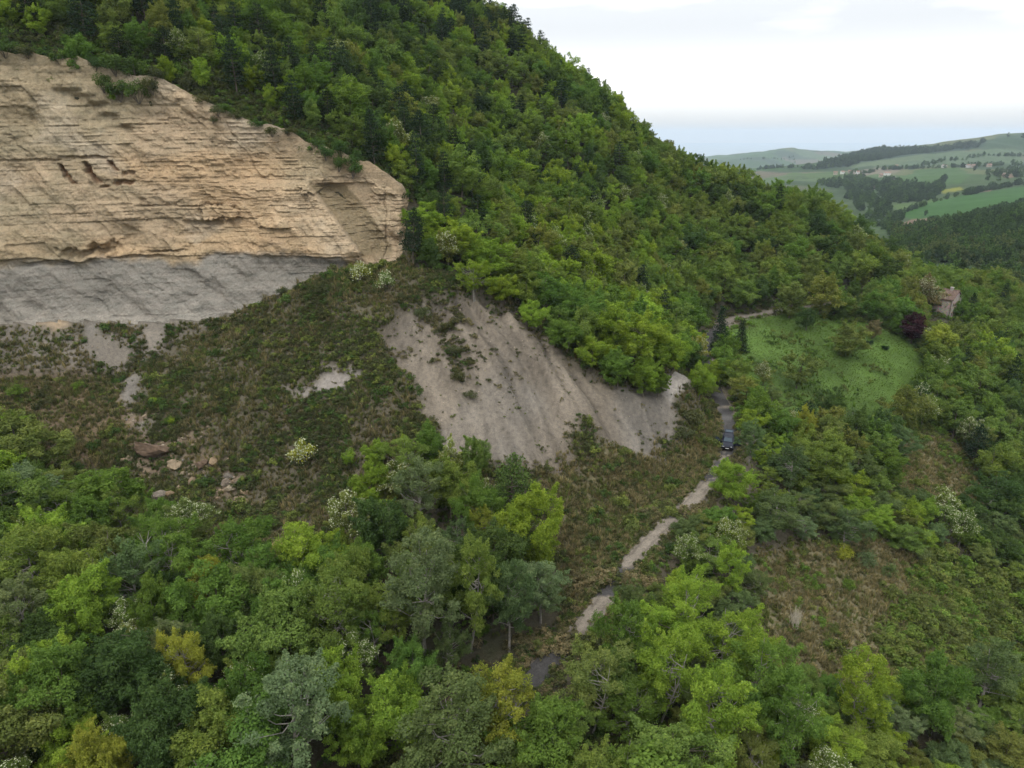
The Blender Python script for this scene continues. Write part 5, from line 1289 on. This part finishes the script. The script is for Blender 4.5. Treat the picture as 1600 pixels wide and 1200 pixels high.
for (z_, kd, c), ws in fam.items():
    ws.sort(key=lambda w: w[7])
    what = "%s %s" % (TONE[c], KN[kd])
    for i, w in enumerate(ws):
        if len(ws) == 1: lab = "the only %s %s" % (what, WH[z_])
        elif len(ws) <= 14: lab = "%s %s, %s from left" % (what, WH[z_], ORD[i])
        else:
            # rows by height in the picture, then place within the row
            rows = sorted(ws, key=lambda q: q[8]); nr = (len(ws) + 13) // 14; ri = rows.index(w) * nr // len(ws)
            row = [q for q in rows if rows.index(q) * nr // len(ws) == ri]; row.sort(key=lambda q: q[7])
            rn = ["top", "next lower", "third", "fourth", "fifth", "sixth", "seventh", "eighth"][ri]
            lab = "%s %s, %s row, %s from left" % (what, WH[z_], rn, ORD[min(row.index(w), 16)])
        plant(w[4], w[0], w[1], w[2], w[3], w[5], lab, "trees " + WH[z_])
kinds_ = ['hill', 'hillash', 'pine']; mm, base_i = [], {}
for kk in kinds_:
    base_i[kk] = len(mm); mm += [p.mass_mesh() for p in PR[kk]]
pts, rot, scl, idx, tin = [], [], [], [], []
for w in rest:
    kk = w[4] if w[4] in kinds_ else ('hillash' if w[4] == 'ash' else 'hill'); j = random.randrange(len(PR[kk])); p = PR[kk][j]
    pts.append((w[0], w[1], float(height(w[0], w[1])) - 0.1)); rot.append((random.gauss(0, .05), random.gauss(0, .05), random.uniform(0, 6.28))); scl.append((w[3] / p.R, w[3] / p.R, w[2] / p.H)); idx.append(base_i[kk] + j); tin.append(vary(LEAF[w[5]]))
scatter("forest", mm, pts, rot, scl, idx, tin)
print("WOOD", len(WOOD), "solo", len(solo), "rest", len(rest), cnt)
# ------------------------------------------------------------------ the stone house
M_WALL = NT("rubble_stone_wall"); _n = M_WALL.noise(1.3, 6, 0.7); _v = M_WALL.new("ShaderNodeTexVoronoi"); _v.inputs["Scale"].default_value = 3.2
M_WALL.l.new(M_WALL.new("ShaderNodeTexCoord").outputs["Object"], _v.inputs["Vector"])
M_WALL.color(M_WALL.mix(0.35, M_WALL.ramp(_n, [(0.3, (0.23, 0.20, 0.17)), (0.7, (0.38, 0.335, 0.29))]), M_WALL.mix(1.0, _v.outputs["Color"], (0.45, 0.38, 0.32), 'MULTIPLY'))); M_WALL.bump(_v.outputs["Distance"], 0.6, 0.05); M_WALL = M_WALL.m
M_TILE = plain("clay_tile", (0.115, 0.080, 0.063), 0.9, 0.35, 2.0); M_DARKIN = plain("dark_room", (0.015, 0.013, 0.012), 0.9); M_WOODW = plain("weathered_wood", (0.12, 0.09, 0.065), 0.9, 0.3, 5)
M_LINTEL = plain("brick_surround", (0.30, 0.20, 0.15), 0.9, 0.25, 6)
M_PANE = plain("window_glass", (0.03, 0.035, 0.04), 0.1, 0.1, 2, 0.6)
def wall_panel(w, h, holes, thick=0.45, gable=0.0):
    """a wall in the xz plane with real openings, its outer face at y = 0; gable adds a triangle on top"""
    xs = sorted({0, w} | {q for a in holes for q in (a[0], a[1])}); zs = sorted({0, h} | {q for a in holes for q in (a[2], a[3])})
    m = MB()
    for i in range(len(xs) - 1):
        for j in range(len(zs) - 1):
            cx, cz = (xs[i] + xs[i+1]) / 2, (zs[j] + zs[j+1]) / 2
            if any(a[0] < cx < a[1] and a[2] < cz < a[3] for a in holes): continue
            m.box((xs[i], 0, zs[j]), (xs[i+1], thick, zs[j+1]))
    if gable: m.prism([(0, h), (w, h), (w / 2, h + gable)], 'y', 0, thick)
    return m
HYAW = R(-50)
kx, ky = P(1482, 500, 221)[:2]                  # the corner that points at the viewpoint
hx, hy = kx - 11.0 * math.cos(HYAW), ky - 11.0 * math.sin(HYAW)
hz = float(height(kx, ky))
house = tag(empty("stone_house", (hx, hy, hz - 0.2), HYAW), "abandoned two-storey stone house with tiled roof among the trees", "house")
HW, HL, HE, HG = 7.6, 11.0, 6.6, 2.3           # gable width, length, eaves, gable rise; gable wall on the +x side
def put(m, name, mat, loc, rz, parent=house):
    o = m.build(name, mat, parent); o.location = loc; o.rotation_euler = (0, 0, rz); return o
gh = [(1.1, 2.0, 0.9, 2.3), (3.3, 4.3, 0.4, 2.4), (5.6, 6.5, 0.9, 2.3), (1.1, 2.0, 4.0, 5.3), (3.35, 4.25, 4.0, 5.3), (5.6, 6.5, 4.0, 5.3)]
lh = [(1.2, 2.2, 0.9, 2.3), (4.0, 5.1, 0.4, 2.5), (7.2, 8.2, 0.9, 2.3), (1.2, 2.2, 4.0, 5.3), (4.1, 5.0, 4.0, 5.3), (7.2, 8.2, 4.0, 5.3)]
walls = [(wall_panel(HL, HE, lh), (0, 0, 0), 0.0, lh), (wall_panel(HW, HE, gh, gable=HG), (HL, 0, 0), R(90), gh), (wall_panel(HL, HE, []), (HL, HW, 0), R(180), []), (wall_panel(HW, HE, [], gable=HG), (0, HW, 0), R(-90), [])]
for i, (m, loc, rz, holes) in enumerate(walls):
    # side walls butt against the long walls
    wl_ = put(m, "wall", M_WALL, loc, rz)
    for k, (x0, x1, z0, z1) in enumerate(holes):
        door = z0 < 0.5
        w = MB(); w.box((x0 + 0.004, 0.22, z0 + 0.004), (x1 - 0.004, 0.26, z1 - 0.004)); wo = put(w, "door" if door else "window", M_WOODW if door else M_PANE, loc, rz)
        s_ = MB(); s_.box((x0 - 0.12, -0.05, z1 + 0.002), (x1 + 0.12, 0.03, z1 + 0.22)); sob = s_.build("lintel", M_LINTEL, wo)
        if not door:
            s2 = MB(); s2.box((x0 - 0.1, -0.09, z0 - 0.12), (x1 + 0.1, 0.03, z0 - 0.002)); s2.build("sill", M_LINTEL, wo)
            f_ = MB(); xm = (x0 + x1) / 2
            f_.box((xm - 0.03, 0.17, z0 + 0.01), (xm + 0.03, 0.215, z1 - 0.01)); f_.build("frame", M_WOODW, wo)
rf = MB(); ov = 0.35; yr = HW / 2
for sgn in (-1, 1):
    y_e = -ov if sgn < 0 else HW + ov; z_e = HE - ov * HG / yr
    a_, b_, c_, d_ = (-ov, y_e, z_e), (HL + ov, y_e, z_e), (HL + ov, yr, HE + HG), (-ov, yr, HE + HG)
    rf.add([a_, b_, c_, d_] + [(p[0], p[1], p[2] + 0.16) for p in (a_, b_, c_, d_)], [(0, 1, 2, 3), (4, 7, 6, 5), (0, 4, 5, 1), (1, 5, 6, 2), (2, 6, 7, 3), (3, 7, 4, 0)])
roof = rf.build("roof", M_TILE, house); roof.location = (0, 0, 0.02)
rows_ = MB()
nt = 34
for sgn in (-1, 1):
    for i in range(nt):
        x = -ov + (HL + 2 * ov) * (i + 0.5) / nt; y_e = -ov if sgn < 0 else HW + ov; z_e = HE - ov * HG / yr
        rows_.tube([(x, y_e, z_e + 0.20), (x, yr + sgn * 0.05, HE + HG + 0.17)], [0.11, 0.11], 5)
tag(rows_.build("tile_rows", M_TILE, roof), kind="stuff")
rd_ = MB(); rd_.tube([(-ov, yr, HE + HG + 0.22), (HL + ov, yr, HE + HG + 0.22)], [0.17, 0.17], 6); rd_.build("ridge_tile", M_TILE, roof)
chm = MB(); chm.box((HL - 2.4, yr - 0.4, HE + HG - 0.4), (HL - 1.6, yr + 0.4, HE + HG + 0.9)); chm.box((HL - 2.5, yr - 0.5, HE + HG + 0.902), (HL - 1.5, yr + 0.5, HE + HG + 1.02)); chm.build("chimney", M_WALL, roof)

# ------------------------------------------------------------------ the parked car with its doors open
M_PAINT = plain("dark_blue_paint", (0.010, 0.012, 0.020), 0.5, 0.1, 1, 0.15); M_CGLASS = plain("car_glass", (0.035, 0.05, 0.062), 0.3, 0.1, 1, 0.12); M_TYRE = plain("tyre_rubber", (0.012, 0.012, 0.012), 0.85)
M_TRIM = plain("black_trim", (0.012, 0.012, 0.013), 0.6); M_LAMP = plain("lamp_glass", (0.5, 0.5, 0.48), 0.15, 0.1, 2, 0.8); M_RIM = plain("alloy_rim", (0.35, 0.35, 0.36), 0.35, 0.1, 2, 0.5, 0.8); M_PLATE = plain("number_plate", (0.6, 0.6, 0.58), 0.5, 0.05)
M_SEATC = plain("seat_cloth", (0.02, 0.02, 0.022), 0.9)
ck = int(np.argmin(np.hypot(ROAD[:, 0] - P(1137,700,120.3)[0], ROAD[:, 1] - 121.8)))
ct = tang[ck]; crz = math.atan2(-ct[1], -ct[0]) - R(90)       # +y of the car points along its nose, towards the viewpoint
car = tag(empty("parked_car", (ROAD[ck, 0] - 0.1, ROAD[ck, 1], ROAD[ck, 2] + 0.09), crz), "dark blue car on the mountain road with doors and tailgate open", "car"); car.scale = (1.22, 1.22, 1.22)
def loft(secs, close=True):
    """secs: list of (y, half width bottom, half width top, z bottom, z top) cross sections"""
    m = MB(); vs = []
    for (y, wb, wt, zb_, zt) in secs:
        zm = zb_ + (zt - zb_) * 0.55
        vs += [(-wb, y, zb_), (wb, y, zb_), (wb * 1.03, y, zm), (wt, y, zt), (-wt, y, zt), (-wb * 1.03, y, zm)]
    fs = []; n = 6
    for i in range(len(secs) - 1):
        for k in range(n): fs.append((i*n+k, i*n+(k+1) % n, (i+1)*n+(k+1) % n, (i+1)*n+k))
    fs.append(tuple(range(n))); fs.append(tuple((len(secs)-1)*n+k for k in range(n-1, -1, -1)))
    m.add(vs, fs); return m
body = loft([(-2.08, 0.74, 0.70, 0.42, 0.86), (-1.95, 0.84, 0.80, 0.30, 0.96), (-1.2, 0.87, 0.83, 0.24, 0.98), (0.6, 0.87, 0.83, 0.24, 0.97), (0.95, 0.87, 0.81, 0.24, 0.96), (1.75, 0.85, 0.74, 0.26, 0.86), (2.02, 0.80, 0.68, 0.34, 0.74), (2.10, 0.68, 0.60, 0.40, 0.64)]).build("body", M_PAINT, car)
bv = body.modifiers.new("bevel", 'BEVEL'); bv.width = 0.05; bv.segments = 2
cab = loft([(-1.90, 0.72, 0.60, 0.972, 1.20), (-1.55, 0.76, 0.62, 0.976, 1.47), (-0.3, 0.78, 0.62, 0.98, 1.52), (0.25, 0.77, 0.60, 0.975, 1.46), (0.98, 0.74, 0.66, 0.958, 1.00)]).build("cabin", M_PAINT, car)
def quad_pane(name, pts, mat, thick=0.012, parent=car):
    a = [Vector(p) for p in pts]; n = (a[1] - a[0]).cross(a[2] - a[0]).normalized() * thick
    m = MB(); m.add([tuple(p) for p in a] + [tuple(p + n) for p in a], [(0, 3, 2, 1), (4, 5, 6, 7), (0, 1, 5, 4), (1, 2, 6, 5), (2, 3, 7, 6), (3, 0, 4, 7)]); return m.build(name, mat, parent)
quad_pane("windscreen", [(-0.64, 0.93, 1.045), (0.64, 0.93, 1.045), (0.55, 0.31, 1.435), (-0.55, 0.31, 1.435)], M_CGLASS)
for s_ in (-1, 1):
    quad_pane("side_window", [(s_ * 0.785, -0.2, 1.05), (s_ * 0.785, -1.5, 1.05), (s_ * 0.665, -1.35, 1.42), (s_ * 0.665, -0.2, 1.45)], M_CGLASS)
    # open front door, hinged by the front wheel
    hinge = bpy.data.objects.new("door", None)
    d = MB(); d.prism([(0, 0.30), (-1.08, 0.30), (-1.12, 0.95), (0, 0.95)], 'x', -0.035, 0.035); do = d.build("door", M_PAINT, car)
    do.location = (s_ * 0.93, 0.78, 0.0); do.rotation_euler = (0, 0, s_ * R(62))
    fr = MB()
    fr.tube([(0, -0.05, 0.95), (0, -0.55, 1.40), (0, -1.0, 1.42), (0, -1.1, 0.95)], [0.025] * 4, 5); fr.build("window_frame", M_TRIM, do)
    gl = MB(); gl.prism([(-0.10, 0.955), (-1.07, 0.955), (-0.98, 1.39), (-0.56, 1.38)], 'x', -0.008, 0.008); gl.build("window_glass", M_CGLASS, do)
    mr = MB(); mr.box((s_ * 0.05 - 0.02, -0.28, 0.93), (s_ * 0.05 + s_ * 0.2, -0.16, 1.08)); mr.build("wing_mirror", M_PAINT, do)
    hd = MB(); hd.box((s_ * 0.036 - 0.012, -0.98, 0.78), (s_ * 0.036 + 0.012, -0.82, 0.82)); hd.build("handle", M_TRIM, do)
    # seat, and a dark panel on the closed side painted as interior shade
    st2 = MB(); st2.box((s_ * 0.46 - 0.24, -0.35, 0.5), (s_ * 0.46 + 0.24, 0.15, 0.72)); st2.box((s_ * 0.46 - 0.24, -0.5, 0.722), (s_ * 0.46 + 0.24, -0.36, 1.28)); st2.build("seat", M_SEATC, car)
    op = MB(); op.prism([(0.75, 0.33), (-0.30, 0.33), (-0.34, 0.94), (0.75, 0.94)], 'x', s_ * 0.885, s_ * 0.915); op.build("doorway_shade", M_SEATC, car)
    hl = MB(); hl.prism([(s_ * 0.40, 0.60), (s_ * 0.66, 0.62), (s_ * 0.70, 0.72), (s_ * 0.44, 0.70)], 'y', 2.0, 2.085); hl.build("headlight", M_LAMP, car)
    for y in (-1.28, 1.32):
        w = MB(); w.tube([(s_ * 0.70, y, 0.31), (s_ * 0.90, y, 0.31)], [0.315, 0.315], 18); wo = w.build("wheel", M_TYRE, car)
        w2 = MB(); w2.tube([(s_ * 0.895, y, 0.31), (s_ * 0.915, y, 0.31)], [0.20, 0.18], 14); w2.build("rim", M_RIM, wo)
grl = MB(); grl.prism([(-0.36, 0.50), (0.36, 0.50), (0.40, 0.62), (-0.40, 0.62)], 'y', 2.06, 2.115); grl.build("grille", M_TRIM, car)
bmp = MB(); bmp.prism([(-0.70, 0.34), (0.70, 0.34), (0.74, 0.47), (-0.74, 0.47)], 'y', 1.98, 2.125); bmp.build("bumper", M_TRIM, car)
plt = MB(); plt.box((-0.26, 2.127, 0.38), (0.26, 2.137, 0.46)); plt.build("number_plate", M_PLATE, car)
tg = MB(); tg.prism([(-1.60, 1.50), (-2.45, 1.72), (-2.50, 1.66), (-1.62, 1.44)], 'x', -0.66, 0.66); tgo = tg.build("tailgate", M_PAINT, car)
quad_pane("rear_window", [(0.5, -1.75, 1.545), (-0.5, -1.75, 1.545), (-0.5, -2.25, 1.675), (0.5, -2.25, 1.675)], M_CGLASS, parent=tgo)

# ------------------------------------------------------------------ dead brush
db = MB(); rgd = np.random.default_rng(9)
bx_, by_ = hit(1240, 985)
for i in range(60):
    a = rgd.normal() * 0.35; l = rgd.uniform(2.2, 4.2); b0 = (rgd.normal() * 0.25, rgd.normal() * 0.25, -0.2)
    e = (b0[0] + math.sin(a) * l * 0.30 + rgd.normal() * 0.2, b0[1] + rgd.normal() * 0.5, l * 0.95)
    m_ = tuple((b0[k] + e[k]) / 2 + rgd.normal() * 0.12 for k in range(3))
    db.tube([b0, m_, e], [0.035, 0.025, 0.010], 4)
dob = db.mesh("dead_brush", M_DEAD); d1 = bpy.data.objects.new("dead_bush", dob); link(d1); d1.location = (bx_, by_, float(height(bx_, by_))); tag(d1, "bleached bundle of dead branches on the dry slope", "dead bush"); d1["kind"] = "thing"
# ------------------------------------------------------------------ far country: woods, hedges, farmhouses
far_tree = [np_mesh("far_tree_%d" % i, *(lambda q: (q[0], q[1]))(tree_parts(900 + i, 9, 4, cb=0.05, clumps=20, per=26, leaf=1.0, limbs=0, crad=0.34)[1]), M_LEAF_S, False, {"lv": np.repeat(np.random.default_rng(i).random(1), 1).repeat(1)} if False else None) for i in range(3)]
for m in far_tree:
    a = m.attributes.new("lv", 'FLOAT', 'POINT'); a.data.foreach_set("value", np.random.default_rng(1).random(len(m.vertices) // 4).repeat(4).astype(np.float32))
fp, fs_, ft = [], [], []
rgw = np.random.default_rng(31)
def far_tree_at(x, y, s, c):
    fp.append((x, y, float(far_height(np.array([x]), np.array([y]))[0]) - 0.3)); fs_.append((s, s, s * rgw.uniform(0.8, 1.2))); ft.append(np.array(c) * rgw.uniform(0.75, 1.25))
FC = {'d': (0.036, 0.062, 0.024), 'g': (0.052, 0.090, 0.026), 'o': (0.070, 0.092, 0.034)}
def far_wood(poly, n, s, cs='dgd'):
    pz = np.array(far_zone(poly)); lo = pz.min(0); hi = pz.max(0); k = 0; t_ = 0
    while k < n and t_ < n * 30:
        t_ += 1; x = rgw.uniform(lo[0], hi[0]); y = rgw.uniform(lo[1], hi[1])
        if inside([tuple(q) for q in pz], np.array([x]), np.array([y]))[0]: far_tree_at(x, y, rgw.uniform(0.7, 1.2) * s, FC[random.choice(cs)]); k += 1
def hedge(pts, n, s, cs='dg'):
    pz = np.array(far_zone(pts)); 
    for k in range(n):
        t_ = rgw.uniform(0, len(pz) - 1.001); i = int(t_); q = pz[i] * (1 - t_ + i) + pz[i + 1] * (t_ - i)
        w = rgw.normal(size=2) * np.array([2, 6]) * s; far_tree_at(q[0] + w[0], q[1] + w[1], rgw.uniform(0.6, 1.1) * s, FC[random.choice(cs)])
far_wood([(1385,395),(1430,368),(1480,352),(1540,336),(1600,322),(1660,316),(1660,400),(1560,395),(1500,400)], 700, 1.1, 'dgd')
far_wood([(1395,360),(1440,352),(1500,348),(1480,362),(1420,385),(1390,385)], 150, 0.8, 'dgo')
far_wood([(1360,290),(1390,282),(1440,292),(1465,292),(1470,280),(1480,280),(1478,292),(1462,312),(1430,316),(1385,322),(1372,300)], 260, 1.3, 'dgd')
far_wood([(1270,286),(1330,278),(1370,285),(1372,296),(1340,300),(1290,292)], 160, 1.3, 'dg')
far_wood([(1270,266),(1300,253),(1340,241),(1400,234),(1480,231),(1540,222),(1530,230),(1460,238),(1380,249),(1320,262)], 900, 1.7, 'dd')
far_wood([(1545,218),(1600,210),(1660,208),(1660,216),(1600,218),(1550,224)], 120, 1.7, 'dd')
far_wood([(1540,270),(1600,262),(1660,260),(1660,280),(1590,285),(1540,285)], 120, 1.3, 'dg')
far_wood([(1395,362),(1450,372),(1520,388),(1600,385),(1660,390),(1660,420),(1560,415),(1440,410),(1400,390)], 420, 1.1, 'dgo')
far_wood([(1330,292),(1360,300),(1395,330),(1400,350),(1390,370),(1350,340),(1320,310)], 200, 1.0, 'dg')
for _ in range(330):
    far_tree_at(rgw.uniform(150, 430), rgw.uniform(349, 500), rgw.uniform(0.7, 1.3), FC[random.choice('dgo')])
hedge([(1510,305),(1530,300),(1560,294),(1600,288),(1640,284)], 70, 1.2, 'd'); hedge([(1400,336),(1420,330),(1448,320),(1500,305)], 40, 0.8); hedge([(1330,272),(1370,266),(1420,264),(1480,263),(1540,260),(1600,259)], 110, 1.3); hedge([(1430,262),(1500,250),(1560,244),(1600,245)], 60, 1.3)
hedge([(1395,352),(1402,346),(1410,340)], 26, 1.0, 'd'); hedge([(1450,346),(1500,341),(1560,334)], 40, 0.7); hedge([(1160,268),(1240,262),(1300,262)], 60, 1.4); hedge([(1150,252),(1240,246),(1330,248),(1400,242)], 80, 1.8); hedge([(1360,240),(1400,235),(1410,236)], 30, 1.8)
for (u, v, s, lab) in [(1438,325,1.0,"lone dark tree at the lower end of the big green field"), (1432,318,1.5,"largest tree clump at the middle of the big green field's edge"), (1446,338,0.9,"small single tree above the brown ploughed strip"), (1475,282,1.3,"single tree on the upper fields"), (1522,268,1.5,"tree beside the white farmhouse row")]:
    x, y = far_hit(u, v); e = empty("broadleaf_tree", (x, y, float(far_height(np.array([x]), np.array([y]))[0]))); p = PR['hill'][random.randrange(8)]
    e.scale = (s, s, s); link(bpy.data.objects.new("trunk", p.bark), e); q = link(bpy.data.objects.new("crown", p.leaf), e); q.color = (*FC['d'], 1); tag(e, lab, "tree")
n = len(fp); scatter("far_woods", far_tree, fp, np.stack([np.zeros(n), np.zeros(n), rgw.uniform(0, 6.28, n)], -1), fs_, rgw.integers(0, 3, n), np.array(ft))
M_WHITEW = plain("white_plaster", (0.48, 0.47, 0.45), 0.9, 0.08); M_OCHRE = plain("ochre_plaster", (0.28, 0.24, 0.19), 0.9, 0.1); M_REDT = plain("red_roof", (0.19, 0.125, 0.095), 0.9, 0.2)
HOUSES = [(1475,262,10,'w',"long white farmhouse on the far plateau"), (1512,262,9,'w',"white farmhouse with red roof beside the far tree row"), (1520,262,7,'o',"ochre house beside the far white farmhouse"), (1386,274,12,'w',"white house on the rise among far trees"), (1376,277,7,'o',"small ochre house below the white house on the rise"),
          (1316,272,8,'w',"white house at the end of the far village"), (1328,271,8,'o',"ochre house in the far village beside the white end house"), (1340,272,7,'w',"small white house in the middle of the far village"), (1305,273,8,'o',"ochre house just above the wood's skyline in the far village"), (1362,297,7,'o',"far farm shed below the village"), (1400,262,8,'o',"ochre farm on the far ridge road"), (1545,261,9,'o',"brown-roofed farm on the far plateau's end")]
for (u, v, w, c, lab) in HOUSES:
    x, y = far_hit(u, v); z = float(far_height(np.array([x]), np.array([y]))[0]); e = tag(empty("farmhouse", (x, y, z - 0.5), random.uniform(-0.5, 0.5)), lab, "house", "houses of the far country")
    m = MB(); m.prism([(-w * 0.35, 0), (w * 0.35, 0), (w * 0.35, 6.5), (0, 8.6), (-w * 0.35, 6.5)], 'x', -w * 0.6, w * 0.6); m.build("wall", M_WHITEW if c == 'w' else M_OCHRE, e)
    r2 = MB()
    for s_ in (-1, 1):
        yy = s_ * (w * 0.35 + 0.5); sl = 2.1 / (w * 0.35); A = [(-w*0.6-0.5, yy, 6.5 - 0.5*sl + 0.05), (w*0.6+0.5, yy, 6.5 - 0.5*sl + 0.05), (w*0.6+0.5, 0, 8.65), (-w*0.6-0.5, 0, 8.65)]
        r2.add(A + [(p[0], p[1], p[2] + 0.35) for p in A], [(0,1,2,3),(4,7,6,5),(0,4,5,1),(1,5,6,2),(2,6,7,3),(3,7,4,0)])
    r2.build("roof", M_REDT, e)
    for k in range(3):
        wn_ = MB(); xx = (-0.35 + 0.35 * k) * w; wn_.box((xx - 0.5, -w * 0.35 - 0.06, 3.6), (xx + 0.5, -w * 0.35 + 0.05, 5.0)); wn_.build("window", M_PANE, e)
